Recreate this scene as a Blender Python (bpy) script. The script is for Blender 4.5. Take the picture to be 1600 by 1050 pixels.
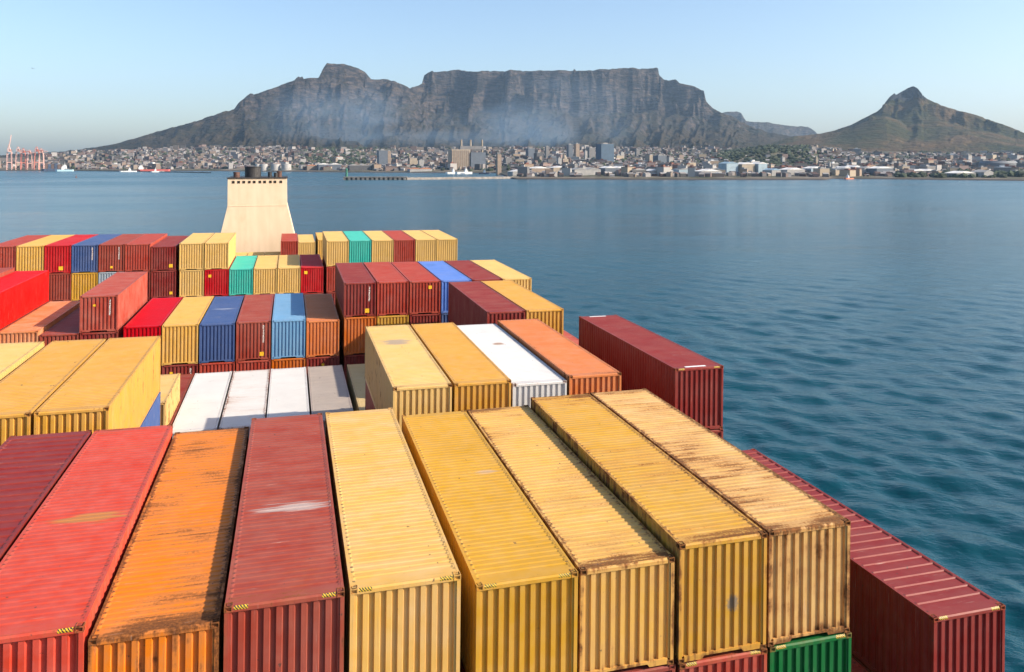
import bpy, bmesh, math, random
import numpy as np
from mathutils import Vector, Matrix
R = math.radians
for o in list(bpy.data.objects): bpy.data.objects.remove(o, do_unlink=True)
SC = bpy.context.scene
COL = SC.collection

# ------------------------------------------------------------------ camera
FPX, YAW, VH, EYE = 1218.4, 0.2776, 247.9, 50.0     # focal length and horizon in photo pixels, yaw from ship axis, eye height
cd = bpy.data.cameras.new('camera'); cam = bpy.data.objects.new('camera', cd); COL.objects.link(cam)
cam.location = (0, 0, EYE); cam.rotation_euler = (R(90), 0, -YAW)
cd.sensor_width = 36; cd.lens = 36*FPX/1600; cd.shift_y = -(525-VH)/1600
cd.clip_start = 0.5; cd.clip_end = 60000
SC.camera = cam
# ------------------------------------------------------------------ sky and sun
SUN = Vector((4.3, -2.2, 2.85)).normalized()
SUN_EL = math.asin(SUN.z); SUN_AZ = math.atan2(SUN.x, SUN.y)
w = bpy.data.worlds.new('World'); SC.world = w; w.use_nodes = True
wn = w.node_tree.nodes; wl = w.node_tree.links
bg = wn['Background']; sk = wn.new('ShaderNodeTexSky'); sk.sky_type = 'NISHITA'
sk.sun_disc = False; sk.sun_elevation = SUN_EL; sk.sun_rotation = SUN_AZ
sk.altitude = 0; sk.air_density = 1.0; sk.dust_density = 1.8; sk.ozone_density = 2.6
wl.new(sk.outputs[0], bg.inputs[0]); bg.inputs[1].default_value = 0.138
sd = bpy.data.lights.new('sun', 'SUN'); sun = bpy.data.objects.new('sun', sd); COL.objects.link(sun)
sd.energy = 5.0; sd.angle = R(0.5); sd.color = (1.0, 0.88, 0.71)
sun.rotation_euler = SUN.to_track_quat('Z', 'Y').to_euler(); sun.location = SUN*300
vs = SC.view_settings; vs.view_transform = 'Standard'; vs.look = 'None'; vs.exposure = 0.70; vs.gamma = 1
SC.render.engine = 'CYCLES'
SC.cycles.volume_bounces = 1; SC.cycles.max_bounces = 6; SC.cycles.diffuse_bounces = 3

# ------------------------------------------------------------------ helpers
CY, SY = math.cos(YAW), math.sin(YAW)
def ground(u, Z):                       # bearing (as the photo's column) and distance -> world x, y
    X = (u-800)/FPX*Z
    return CY*X+SY*Z, -SY*X+CY*Z
def height(v, Z): return EYE+(VH-v)/FPX*Z
def hash2(ix, iy, seed):
    n = (ix.astype(np.int64)*374761393 + iy.astype(np.int64)*668265263 + seed*2147483647) & 0xffffffff
    n = ((n ^ (n >> 13))*1274126177) & 0xffffffff
    n = ((n ^ (n >> 16))*2246822519) & 0xffffffff
    return ((n ^ (n >> 15)) & 0xffff)/65535.0
def vnoise(x, y, seed=0):
    x = np.asarray(x, float); y = np.asarray(y, float)
    ix = np.floor(x); iy = np.floor(y); fx = x-ix; fy = y-iy
    fx = fx*fx*fx*(fx*(fx*6-15)+10); fy = fy*fy*fy*(fy*(fy*6-15)+10)
    a = hash2(ix, iy, seed); b = hash2(ix+1, iy, seed); c = hash2(ix, iy+1, seed); d = hash2(ix+1, iy+1, seed)
    return (a+(b-a)*fx)*(1-fy)+(c+(d-c)*fx)*fy
def fbm(x, y, seed=0, octv=5, gain=.5):
    s = 0; a = 1; t = 0
    for i in range(octv):
        s = s+a*vnoise(np.asarray(x)*2**i+i*17.3, np.asarray(y)*2**i+i*9.1, seed+i); t += a; a *= gain
    return s/t
def ridged(x, y, seed=0, octv=4):
    s = 0; a = 1; t = 0
    for i in range(octv):
        s = s+a*(1-np.abs(2*vnoise(np.asarray(x)*2**i+i*7.7, np.asarray(y)*2**i, seed+i)-1)); t += a; a *= .5
    return s/t
def sstep(a, b, x):
    t = np.clip((np.asarray(x, float)-a)/(b-a), 0, 1); return t*t*(3-2*t)

def mesh(name, verts, faces, mat=None, smooth=False):
    me = bpy.data.meshes.new(name); me.from_pydata(verts, [], faces)
    if mat: me.materials.append(mat)
    if smooth: me.polygons.foreach_set('use_smooth', [True]*len(me.polygons))
    me.update(); return me
def grid_mesh(name, P, mat, smooth=True):           # P: (rows, cols, 3)
    n, m, _ = P.shape
    me = bpy.data.meshes.new(name); me.vertices.add(n*m); me.vertices.foreach_set('co', P.reshape(-1).astype(np.float32))
    i, j = np.meshgrid(np.arange(n-1), np.arange(m-1), indexing='ij')
    a = (i*m+j).ravel(); q = np.stack([a, a+1, a+m+1, a+m], 1)
    me.loops.add(q.size); me.loops.foreach_set('vertex_index', q.ravel().astype(np.int32))
    me.polygons.add(len(q)); me.polygons.foreach_set('loop_start', np.arange(0, q.size, 4, dtype=np.int32))
    me.update(calc_edges=True); me.validate()
    me.polygons.foreach_set('use_smooth', [smooth]*len(me.polygons))
    if mat: me.materials.append(mat)
    return me
def link(name, me, parent=None):
    o = bpy.data.objects.new(name, me); COL.objects.link(o)
    if parent: o.parent = parent
    return o
def tag(o, label=None, cat=None, group=None, kind=None):
    if label: o['label'] = label
    if cat: o['category'] = cat
    if group: o['group'] = group
    if kind: o['kind'] = kind
    return o
def empty(name, loc=(0, 0, 0)):
    o = link(name, None); o.location = loc; o.empty_display_size = .5; return o
class MB:
    def __init__(s): s.v = []; s.f = []; s.mi = []
    def box(s, x0, x1, y0, y1, z0, z1, mi=0):
        n = len(s.v); s.v += [(x0, y0, z0), (x1, y0, z0), (x1, y1, z0), (x0, y1, z0), (x0, y0, z1), (x1, y0, z1), (x1, y1, z1), (x0, y1, z1)]
        s.f += [tuple(n+i for i in q) for q in ((0, 3, 2, 1), (4, 5, 6, 7), (0, 1, 5, 4), (1, 2, 6, 5), (2, 3, 7, 6), (3, 0, 4, 7))]; s.mi += [mi]*6; return s
    def bar(s, a, b, r, n=5, mi=0, r2=None):
        a = Vector(a); b = Vector(b); d = (b-a); q = d.to_track_quat('Z', 'Y'); k = len(s.v); r2 = r if r2 is None else r2
        for p, rr in ((a, r), (b, r2)):
            for i in range(n):
                t = 2*math.pi*i/n; s.v.append(tuple(p+q @ Vector((rr*math.cos(t), rr*math.sin(t), 0))))
        for i in range(n): s.f.append((k+i, k+(i+1) % n, k+n+(i+1) % n, k+n+i)); s.mi.append(mi)
        s.f.append(tuple(k+n-1-i for i in range(n))); s.f.append(tuple(k+n+i for i in range(n))); s.mi += [mi]*2
        return s
    def cyl(s, x, y, z0, z1, r, n=16, mi=0, r2=None): return s.bar((x, y, z0), (x, y, z1), r, n, mi, r2)
    def poly(s, pts, mi=0):
        n = len(s.v); s.v += list(pts); s.f.append(tuple(range(n, n+len(pts)))); s.mi.append(mi); return s
    def prism(s, pts, axis, a, b, mi=0):            # pts 2D in the two other axes
        def P(p, t): return (t, p[0], p[1]) if axis == 'x' else ((p[0], t, p[1]) if axis == 'y' else (p[0], p[1], t))
        n = len(s.v); m = len(pts); s.v += [P(p, a) for p in pts]+[P(p, b) for p in pts]
        for i in range(m): s.f.append((n+i, n+(i+1) % m, n+m+(i+1) % m, n+m+i)); s.mi.append(mi)
        s.f.append(tuple(n+m-1-i for i in range(m))); s.f.append(tuple(n+m+i for i in range(m))); s.mi += [mi]*2
        return s
    def data(s, name, *mats, fix=True):
        me = bpy.data.meshes.new(name); me.from_pydata(s.v, [], s.f)
        for m in mats: me.materials.append(m)
        if len(mats) > 1: me.polygons.foreach_set('material_index', s.mi)
        if fix:
            bm = bmesh.new(); bm.from_mesh(me); bmesh.ops.recalc_face_normals(bm, faces=bm.faces); bm.to_mesh(me); bm.free()
        me.update(); return me

# ------------------------------------------------------------------ materials
class NT:
    def __init__(s, name):
        s.m = bpy.data.materials.new(name); s.m.use_nodes = True; s.t = s.m.node_tree
        s.b = s.t.nodes['Principled BSDF']; s.out = s.t.nodes['Material Output']
    def n(s, ty, **kw):
        o = s.t.nodes.new(ty)
        for k, v in kw.items(): setattr(o, k, v)
        return o
    def put(s, sock, v):
        if isinstance(v, bpy.types.NodeSocket): s.t.links.new(v, sock)
        elif v is not None: sock.default_value = v
    def math(s, op, a, b=None, c=None, clamp=False):
        o = s.n('ShaderNodeMath', operation=op, use_clamp=clamp)
        for i, v in enumerate((a, b, c)): s.put(o.inputs[i], v)
        return o.outputs[0]
    def vmath(s, op, a, b=None):
        o = s.n('ShaderNodeVectorMath', operation=op); s.put(o.inputs[0], a); s.put(o.inputs[1], b); return o.outputs[0]
    def noise(s, vec, scale, detail=3, rough=.55, dist=0):
        o = s.n('ShaderNodeTexNoise'); s.put(o.inputs['Vector'], vec)
        o.inputs['Scale'].default_value = scale; o.inputs['Detail'].default_value = detail
        o.inputs['Roughness'].default_value = rough; o.inputs['Distortion'].default_value = dist
        return o.outputs[0]
    def ramp(s, v, a, b, lo=0., hi=1., smooth=True):
        o = s.n('ShaderNodeMapRange', interpolation_type='SMOOTHSTEP' if smooth else 'LINEAR')
        s.put(o.inputs[0], v); s.put(o.inputs[1], a); s.put(o.inputs[2], b); s.put(o.inputs[3], lo); s.put(o.inputs[4], hi); return o.outputs[0]
    def mix(s, f, a, b, mode='MIX'):
        o = s.n('ShaderNodeMix', data_type='RGBA', blend_type=mode); o.clamp_factor = True
        s.put(o.inputs[0], f); s.put(o.inputs[6], a); s.put(o.inputs[7], b); return o.outputs[2]
    def bump(s, h, strength, dist):
        o = s.n('ShaderNodeBump'); o.inputs['Strength'].default_value = strength; o.inputs['Distance'].default_value = dist
        s.put(o.inputs['Height'], h); return o.outputs[0]
    def sep(s, v):
        o = s.n('ShaderNodeSeparateXYZ'); s.put(o.inputs[0], v); return o.outputs
    def attr(s, name, ty='OBJECT'):
        o = s.n('ShaderNodeAttribute', attribute_type=ty, attribute_name=name); return o
    def coord(s, which='Object'): return s.n('ShaderNodeTexCoord').outputs[which]
    def pos(s): return s.n('ShaderNodeNewGeometry').outputs['Position']
    def done(s, col, rough=.6, normal=None, metal=0., spec=None):
        s.put(s.b.inputs['Base Color'], col); s.put(s.b.inputs['Roughness'], rough); s.put(s.b.inputs['Metallic'], metal)
        if normal is not None: s.put(s.b.inputs['Normal'], normal)
        if spec is not None: s.b.inputs['Specular IOR Level'].default_value = spec
        return s.m
def rgb(*c): return (c[0], c[1], c[2], 1)
def simple(name, c, rough=.6, var=.25, scale=3., bumpd=0., metal=0.):
    t = NT(name); p = t.coord(); n = t.noise(p, scale, 4)
    dark = tuple(x*(1-var) for x in c); lite = tuple(min(1, x*(1+var*.6)) for x in c)
    col = t.mix(t.ramp(n, .3, .7), rgb(*dark), rgb(*lite))
    return t.done(col, rough, t.bump(n, .4, bumpd) if bumpd else None, metal)

def container_paint(name, roof):
    """Paint of a container: its colour is the object's own colour; rust, fading and marks come from custom properties."""
    t = NT(name)
    info = t.n('ShaderNodeObjectInfo'); base = info.outputs['Color']
    seed = t.attr('seed').outputs['Fac']; rust = t.attr('rust').outputs['Fac']; fade = t.attr('fade').outputs['Fac']
    hgt = t.attr('tall').outputs['Fac']; lng = t.attr('long').outputs['Fac']
    oc = t.coord(); cmb = t.n('ShaderNodeCombineXYZ'); t.put(cmb.inputs[0], seed); t.put(cmb.inputs[1], t.math('MULTIPLY', seed, 1.7)); t.put(cmb.inputs[2], t.math('MULTIPLY', seed, .6))
    p = t.vmath('ADD', oc, cmb.outputs[0])
    x, y, z = t.sep(oc)
    ax = t.math('ABSOLUTE', x); ay = t.math('ABSOLUTE', y)
    big = t.noise(p, .55, 3); mid = t.noise(p, 2.2, 5, .6); fine = t.noise(p, 16, 4, .65)
    # uneven fading, dust
    hsv = t.n('ShaderNodeHueSaturation'); t.put(hsv.inputs['Color'], base)
    t.put(hsv.inputs['Value'], t.math('ADD', .86, t.math('MULTIPLY', big, .28)))
    t.put(hsv.inputs['Saturation'], t.math('SUBTRACT', 1.18, t.math('MULTIPLY', mid, .22)))
    col = hsv.outputs[0]
    dust = t.math('MULTIPLY', t.ramp(t.noise(t.vmath('MULTIPLY', p, (.6, 1.6, .6)), 1.1, 5, .6), .25, .85), t.math('MULTIPLY', fade, .8))
    col = t.mix(dust, col, rgb(.58, .47, .36))
    if roof:
        st = t.vmath('MULTIPLY', p, (.55, 7.0, 1.0)); streak = t.noise(st, 1.0, 5, .6)
        zone = t.noise(p, .45, 2)
        ex = t.ramp(ax, .98, 1.20); ey = t.ramp(t.math('SUBTRACT', lng, ay), .75, .05)
        edge = t.math('MAXIMUM', ex, ey)
        # row of dark dots where each roof corrugation ends at the rail
        per = t.math('ABSOLUTE', t.math('SINE', t.math('MULTIPLY', y, math.pi/.2095)))
        dots = t.math('MULTIPLY', t.ramp(per, .80, .97), t.math('MULTIPLY', t.ramp(ax, 1.075, 1.10), t.ramp(ax, 1.165, 1.14)))
        dots = t.math('MULTIPLY', dots, t.ramp(fine, .35, .6))
        a = t.math('ADD', t.math('MULTIPLY', streak, .62), t.math('MULTIPLY', fine, .38))
        a = t.math('ADD', a, t.math('MULTIPLY', t.math('SUBTRACT', zone, .5), .55))
    else:
        st = t.vmath('MULTIPLY', p, (7.0, 7.0, .45)); streak = t.noise(st, 1.0, 5, .6)
        ex = t.ramp(ax, 1.05, 1.22); ez = t.ramp(z, .45, .0); ez2 = t.ramp(t.math('SUBTRACT', hgt, z), .22, .0)
        edge = t.math('MAXIMUM', t.math('MAXIMUM', ex, ez), ez2); dots = None
        a = t.math('ADD', t.math('MULTIPLY', streak, .5), t.math('MULTIPLY', mid, .5))
    a = t.math('ADD', a, t.math('MULTIPLY', edge, .16))
    thr = t.math('SUBTRACT', .77, t.math('MULTIPLY', rust, .33))
    mask = t.ramp(a, thr, t.math('ADD', thr, .13))
    mask = t.math('MULTIPLY', mask, t.math('MULTIPLY', rust, 4., clamp=True))
    soft = t.math('MULTIPLY', t.ramp(a, t.math('SUBTRACT', thr, .16), t.math('ADD', thr, .05)), t.math('MULTIPLY', rust, 1.1, clamp=True))
    rc = t.mix(t.ramp(fine, .35, .7), rgb(.060, .022, .009), rgb(.23, .080, .022))
    col = t.mix(soft, col, t.mix(.55, base, rgb(.38, .14, .035), 'MIX'))
    col = t.mix(t.math('MULTIPLY', mask, .9), col, rc)
    # scuffs: along the corrugation on roofs, downward on walls
    sc = t.noise(t.vmath('MULTIPLY', p, (1.3, 15, 1) if roof else (16, 16, .7)), 1., 8, .7)
    hs2 = t.n('ShaderNodeHueSaturation'); t.put(hs2.inputs['Color'], base); hs2.inputs['Value'].default_value = .5; hs2.inputs['Saturation'].default_value = .85
    col = t.mix(t.math('MULTIPLY', t.ramp(sc, .56, .72), .5), col, hs2.outputs[0])
    col = t.mix(t.math('MULTIPLY', t.ramp(sc, .40, .26), .28), col, rgb(.60, .52, .44))
    # specks of dirt
    sp = t.noise(p, 5.5, 2, .5)
    col = t.mix(t.ramp(sp, .735, .77, 0, .75), col, rgb(.05, .04, .035))
    if dots: col = t.mix(t.math('MULTIPLY', dots, .85), col, rgb(.045, .028, .02))
    if not roof:                                    # a smudge of its own on an end wall
        ma = t.attr('wall_mark_at').outputs['Vector']; ms = t.attr('wall_mark_size').outputs['Vector']; mc = t.attr('wall_mark_tint')
        dv = t.vmath('MULTIPLY', t.vmath('SUBTRACT', oc, ma), ms); ln = t.n('ShaderNodeVectorMath', operation='LENGTH'); t.put(ln.inputs[0], dv)
        d = t.math('ADD', ln.outputs[1], t.math('MULTIPLY', t.math('SUBTRACT', fine, .5), 1.6))
        col = t.mix(t.math('MULTIPLY', t.ramp(d, 1.0, .4), mc.outputs['Alpha']), col, mc.outputs['Color'])
    if roof:                                        # one long scrape or stain of its own colour
        ma = t.attr('mark_at').outputs['Vector']; ms = t.attr('mark_size').outputs['Vector']; mc = t.attr('mark_tint')
        dv = t.vmath('MULTIPLY', t.vmath('SUBTRACT', oc, ma), ms)
        ln = t.n('ShaderNodeVectorMath', operation='LENGTH'); t.put(ln.inputs[0], t.vmath('MULTIPLY', dv, (1, 1, 0)))
        d = t.math('ADD', ln.outputs[1], t.math('MULTIPLY', t.math('SUBTRACT', streak, .5), 2.4))
        col = t.mix(t.math('MULTIPLY', t.ramp(d, 1.0, .45), mc.outputs['Alpha']), col, mc.outputs['Color'])
    dent = t.noise(p, 1.6, 2)
    nrm = t.bump(t.math('ADD', dent, t.math('MULTIPLY', fine, .05)), .35, .03)
    rough = t.math('ADD', .40, t.math('ADD', t.math('MULTIPLY', mask, .45), t.math('MULTIPLY', mid, .18)))
    return t.done(col, rough, nrm, spec=.22)
M_WALL = container_paint('container_wall_paint', False)
M_ROOF = container_paint('container_roof_paint', True)
def hazard():
    t = NT('hazard_stripes'); x, y, z = t.sep(t.coord())
    s = t.math('FRACT', t.math('MULTIPLY', t.math('ADD', x, z), 17.)); n = t.noise(t.coord(), 30, 3)
    k = t.ramp(t.math('ADD', s, t.math('MULTIPLY', t.math('SUBTRACT', n, .5), 1.6)), .42, .5)
    return t.done(t.mix(k, rgb(.62, .40, .02), rgb(.03, .025, .02)), .55)
M_HAZ = hazard()
M_STICK = simple('yellow_sticker', (.85, .48, .02), .5, .3, 20)
def idmark():
    t = NT('worn_white_lettering'); n = t.noise(t.vmath('MULTIPLY', t.coord(), (30, 30, 14)), 1., 2)
    return t.done(t.mix(t.ramp(n, .46, .5), rgb(.20, .07, .06), rgb(.72, .66, .6)), .6)
M_ID = idmark()
M_STEEL = simple('dark_deck_steel', (.07, .045, .04), .7, .4, .8)
M_HULL = simple('hull_paint', (.03, .05, .09), .5, .3, .2)
M_FLOOR = simple('container_underframe', (.03, .028, .026), .8, .3, 2)

# ------------------------------------------------------------------ sea
def sea_material():
    t = NT('sea_water'); p = t.pos()
    d = t.n('ShaderNodeVectorMath', operation='DISTANCE'); t.put(d.inputs[0], p); d.inputs[1].default_value = (0, 0, 0)
    far = t.ramp(d.outputs[1], 150, 2500, 0, 1, False)
    rot = t.n('ShaderNodeVectorRotate', rotation_type='Z_AXIS'); t.put(rot.inputs['Vector'], p); rot.inputs['Angle'].default_value = R(33)
    q = t.vmath('MULTIPLY', rot.outputs[0], (.55, 1, 1))
    n1 = t.noise(q, 1.0, 4, .6); n2 = t.noise(q, .16, 5, .62); n3 = t.noise(q, .018, 4, .6)
    h = t.math('ADD', t.math('ADD', t.math('MULTIPLY', n1, .26), t.math('MULTIPLY', n2, .8)), t.math('MULTIPLY', n3, 3.0))
    patch = t.noise(t.vmath('MULTIPLY', p, (.35, 1, 1)), .004, 3)
    col = t.mix(t.ramp(patch, .35, .65), rgb(.000, .041, .058), rgb(.000, .053, .074))
    b = t.n('ShaderNodeBump'); b.inputs['Distance'].default_value = 1.0; t.put(b.inputs['Strength'], .60); t.put(b.inputs['Height'], h)
    t.b.inputs['IOR'].default_value = 1.333; t.b.inputs['Specular IOR Level'].default_value = .5
    return t.done(col, t.math('ADD', .09, t.math('ADD', t.math('MULTIPLY', far, .16), t.math('MULTIPLY', t.ramp(patch, .35, .65), .07))), b.outputs[0])
def build_sea():
    rng = np.random.default_rng(4)
    a0 = YAW; phi = np.concatenate([np.linspace(-math.pi, -.78, 40, endpoint=False), np.linspace(-.78, .05, 260, endpoint=False), np.linspace(.05, .66, 620, endpoint=False), np.linspace(.66, math.pi, 50)])+a0
    r = [3., 20.]
    while r[-1] < 45: r.append(r[-1]+4)
    while r[-1] < 1000: r.append(r[-1]*1.0050)
    while r[-1] < 15000: r.append(r[-1]*1.06)
    r = np.array(r)
    rr, pp = np.meshgrid(r, phi, indexing='ij')
    X = rr*np.sin(pp); Y = rr*np.cos(pp); Z = np.zeros_like(X)
    fade = (1-sstep(450, 1000, rr))*(.55+.9*fbm(X*.006, Y*.012, 91, 3))
    main = R(205)
    for i in range(46):
        lam = 1.1*(13/1.1)**(i/45); th = main+rng.normal(0, .55); k = 2*math.pi/lam
        amp = .0108*lam**.80*rng.uniform(.6, 1.3); ph = rng.uniform(0, 6.28)
        lf = 1-sstep(lam*20, lam*42, rr)
        arg = k*(X*math.cos(th)+Y*math.sin(th))+ph
        Z += amp*lf*fade*(np.sin(arg)+.25*np.cos(2*arg))
    o = link('sea', grid_mesh('sea', np.stack([X, Y, Z], -1), sea_material())); tag(o, kind='structure')
build_sea()

# ------------------------------------------------------------------ mountains and coastal land
def interp(tab, u): a = np.array(tab, float); return np.interp(u, a[:, 0], a[:, 1])
SHORE = [(-700, 3300), (330, 3150), (480, 2950), (540, 2850), (775, 2700), (800, 1900), (1000, 1850), (1290, 1840), (1300, 1950), (1600, 1760), (2300, 1700)]
KNOLL = [(1090, 0), (1150, 18), (1200, 34), (1260, 30), (1330, 8), (1400, 0)]
def land_z(u, Z):
    u = np.asarray(u, float); Z = np.asarray(Z, float); zs = interp(SHORE, u)
    k = np.clip((Z-zs)/(4600-zs), 0, 1.02)
    z = 3.5+interp([(-700, 30), (20, 50), (150, 85), (300, 104), (2300, 104)], u)*k**1.35
    z = z+interp(KNOLL, u)*sstep(2500, 3100, Z)*(1-sstep(3600, 4300, Z))*1.3
    z = z+6*(fbm(u*.05, Z*.004, 31, 3)-.5)*sstep(.02, .2, k)
    return z
def terrain_material(name, rock_lo, rock_hi, veg_only=False, tint=None):
    t = NT(name); p = t.pos(); nz = t.sep(t.n('ShaderNodeNewGeometry').outputs['Normal'])[2]; z = t.sep(p)[2]
    n1 = t.noise(p, .0022, 6, .6); n2 = t.noise(p, .011, 6, .65); n3 = t.noise(t.vmath('MULTIPLY', p, (1, 1, 5)), .009, 5, .6)
    veg = t.mix(t.ramp(n1, .35, .65), rgb(.019, .022, .014), rgb(.042, .034, .022))
    veg = t.mix(t.ramp(n2, .42, .70), veg, rgb(.058, .043, .028))
    veg = t.mix(t.ramp(n2, .46, .30), veg, rgb(.013, .017, .011))
    rock = t.mix(t.ramp(n3, .35, .66), rgb(.020, .021, .025), rgb(.098, .076, .063))
    rock = t.mix(t.ramp(n2, .55, .35), rock, rgb(.018, .018, .018))
    if veg_only: f = t.math('MULTIPLY', t.ramp(t.math('ADD', z, t.math('MULTIPLY', n2, 60)), rock_lo, rock_hi), 1.)
    else:
        f = t.math('MULTIPLY', t.ramp(nz, .86, .62), t.ramp(t.math('ADD', z, t.math('MULTIPLY', n1, 160)), rock_lo, rock_hi))
    col = t.mix(f, veg, rock)
    if veg_only: col = t.mix(f, t.mix(.6, col, t.mix(t.ramp(n1, .4, .62), rgb(.040, .044, .016), rgb(.115, .072, .034))), rgb(.026, .029, .038))
    return t.done(col, .95, t.bump(t.math('ADD', n2, t.math('MULTIPLY', n3, .8)), 1., 45), spec=.1)
def massif(name, mat, sil, ridge, foot, cliff, u0, u1, nu, seed, butt=.05, rough=1., jag=1.6, back=1600, nc=110, ns=140, gully=100, cw=.075, pw=1.7, gfreq=.032):
    """A mountain: crest line of real heights at real distances, a cliff band below it, then a concave talus slope to its foot."""
    u = np.linspace(u0, u1, nu)
    v = interp(sil, u)+(fbm(u*.11, u*0+3, seed, 5, .6)-.5)*jag*2
    Rr = interp(ridge, u)+(fbm(u*.02, u*0, seed+50, 3)-.5)*300
    F = interp(foot, u); H = height(v, Rr); cf = interp(cliff, u)
    tb = np.array([-1., -.8, -.6, -.4, -.2, -.08, -.02]); tf = np.concatenate([np.linspace(0, cw*3.2, nc), np.linspace(cw*3.2, 1.15, ns+1)[1:]])
    rows = []
    hf = land_z(u, F)-2
    wx = u*.0075                                          # about one unit per 60 m along the crest
    for t in tb:
        Z = Rr-t*back; rows.append((Z, H*(1-.95*max(0, -t-.45)**1.2)-8*(-t)**.3*(fbm(u*.2, u*0+t*40, seed+3, 3))))
    wu = u+(fbm(u*.03, u*0+5, seed+40, 3)-.5)*40            # uneven spacing of the buttresses
    for t in tf:
        Z = Rr-t*(Rr-F)
        N = (ridged(wu*.014+t*1.5, u*0+t*5, seed+7, 2)-.60)*butt*4.6+(ridged(wu*.045+t*2, u*0+t*14, seed+8, 2)-.6)*butt*1.0+(fbm(wu*.16, u*0+t*60, seed+9, 4)-.5)*butt*.6
        q = np.clip(t-N*sstep(0, .05, t)*(1-sstep(.22, .5, t)), 0, 2)/cw
        k = 1-cf
        cl = np.interp(q, [0, .25, .8, 1.15, 1.5, 1.9], [0, .02, .56, .64, .95, 1.])
        low = np.clip((q*cw-1.5*cw)/(1-1.5*cw), 0, 1)
        tal = cf*((1-low)**pw*.92+.08*(1-low))/1.
        prof = np.where(q < 1.5, 1-k*cl, np.minimum(1-k*cl, tal))
        g = (ridged(wu*gfreq+t*1.0, u*0+t*3.2, seed+13, 4)-.5)*gully*1.6*math.sin(math.pi*min(1, max(0, t-.03)/1.02))**.7*rough
        g += (fbm(wu*.12, u*0+t*46, seed+17, 4)-.5)*gully*.45*min(1, t*10)*max(0, 1-t)**.5
        h = hf+(H*(Z/Rr)**(1-min(1, t/.3))-hf)*prof+g*np.clip((H-hf)/700, .15, 1)
        if t > 1: h = hf-(t-1)*400
        rows.append((Z, h))
    P = np.zeros((len(rows), nu, 3))
    for i, (Z, h) in enumerate(rows):
        P[i, :, 0], P[i, :, 1] = ground(u, Z); P[i, :, 2] = h
    o = link(name, grid_mesh(name, P, mat)); tag(o, kind='structure'); return o
SIL = [(-120, 247), (60, 240), (100, 236), (135, 232), (160, 228), (190, 222), (215, 215), (255, 203), (300, 192), (340, 178), (366, 171), (373, 162), (390, 150), (420, 140), (450, 128), (470, 123), (497, 122), (504, 109), (511, 99), (535, 100), (560, 107), (570, 112), (580, 123), (605, 124), (620, 130), (632, 134), (640, 138), (650, 135), (659, 132), (663, 118), (672, 113), (700, 111), (715, 109), (740, 112), (800, 111), (870, 110), (925, 110), (940, 108), (985, 107), (1020, 106), (1028, 106.5), (1030, 118), (1037, 125), (1056, 125), (1062, 130), (1075, 132), (1090, 137), (1100, 142), (1103, 158), (1115, 170), (1130, 177), (1150, 185), (1170, 197), (1200, 207), (1235, 213), (1270, 222), (1330, 238), (1400, 252)]
massif('flat_topped_mountain', terrain_material('mountain_slopes', 260, 420), SIL,
       [(-120, 6200), (100, 6500), (380, 7200), (512, 7700), (640, 8500), (663, 9000), (1030, 8900), (1105, 8500), (1330, 7300)],
       [(-120, 5400), (100, 5000), (380, 4700), (640, 4700), (1000, 4700), (1330, 4700)],
       [(-120, .9), (360, .86), (400, .70), (490, .66), (512, .58), (580, .66), (645, .70), (670, .50), (1030, .46), (1100, .52), (1125, .85), (1400, .9)],
       -120, 1400, 1150, 3)
massif('distant_ridge', terrain_material('distant_ridge_slopes', 100, 300), [(1040, 215), (1100, 186), (1120, 178), (1135, 175), (1150, 174), (1158, 177), (1166, 190), (1180, 191), (1200, 191), (1215, 194), (1240, 197), (1262, 199), (1272, 205), (1278, 211), (1300, 228), (1340, 240)],
       [(1040, 12500), (1340, 12500)], [(1040, 9500), (1340, 9500)], [(1040, .5), (1340, .5)], 1040, 1340, 240, 19, nc=30, ns=30, jag=1.0, cw=.12)
massif('conical_hill', terrain_material('hill_slopes', 535, 560, veg_only=True), [(1060, 246), (1120, 240), (1150, 237), (1200, 226), (1240, 214), (1280, 209), (1300, 205), (1330, 195), (1355, 182), (1370, 175), (1380, 166), (1392, 155), (1405, 145), (1418, 138), (1427, 134), (1434, 138), (1440, 146), (1444, 154), (1450, 158), (1460, 163), (1490, 172), (1530, 183), (1560, 194), (1600, 208), (1660, 222), (1760, 236), (1900, 246)],
       [(1060, 6000), (1427, 6700), (1600, 5600), (1900, 5000)], [(1060, 4300), (1300, 4300), (1427, 4200), (1600, 3900), (1900, 3800)],
       [(1060, .95), (1360, .9), (1400, .78), (1427, .70), (1446, .84), (1470, .95), (1900, .95)], 1060, 1900, 620, 23, butt=.10, jag=.7, nc=40, ns=80, gully=60, cw=.07, pw=1.15, gfreq=.012)
massif('grassy_spur', terrain_material('spur_grass', 900, 960, veg_only=True), [(1130, 244), (1200, 229), (1280, 214), (1330, 200), (1360, 188), (1385, 182), (1400, 186), (1425, 200), (1452, 221), (1480, 240), (1500, 250)],
       [(1130, 5000), (1500, 5600)], [(1130, 4000), (1500, 4300)], [(1130, .97), (1500, .97)], 1130, 1500, 260, 57, butt=.02, jag=.3, nc=30, ns=60, gully=22, cw=.05, pw=1.1, gfreq=.02, back=900)
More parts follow.
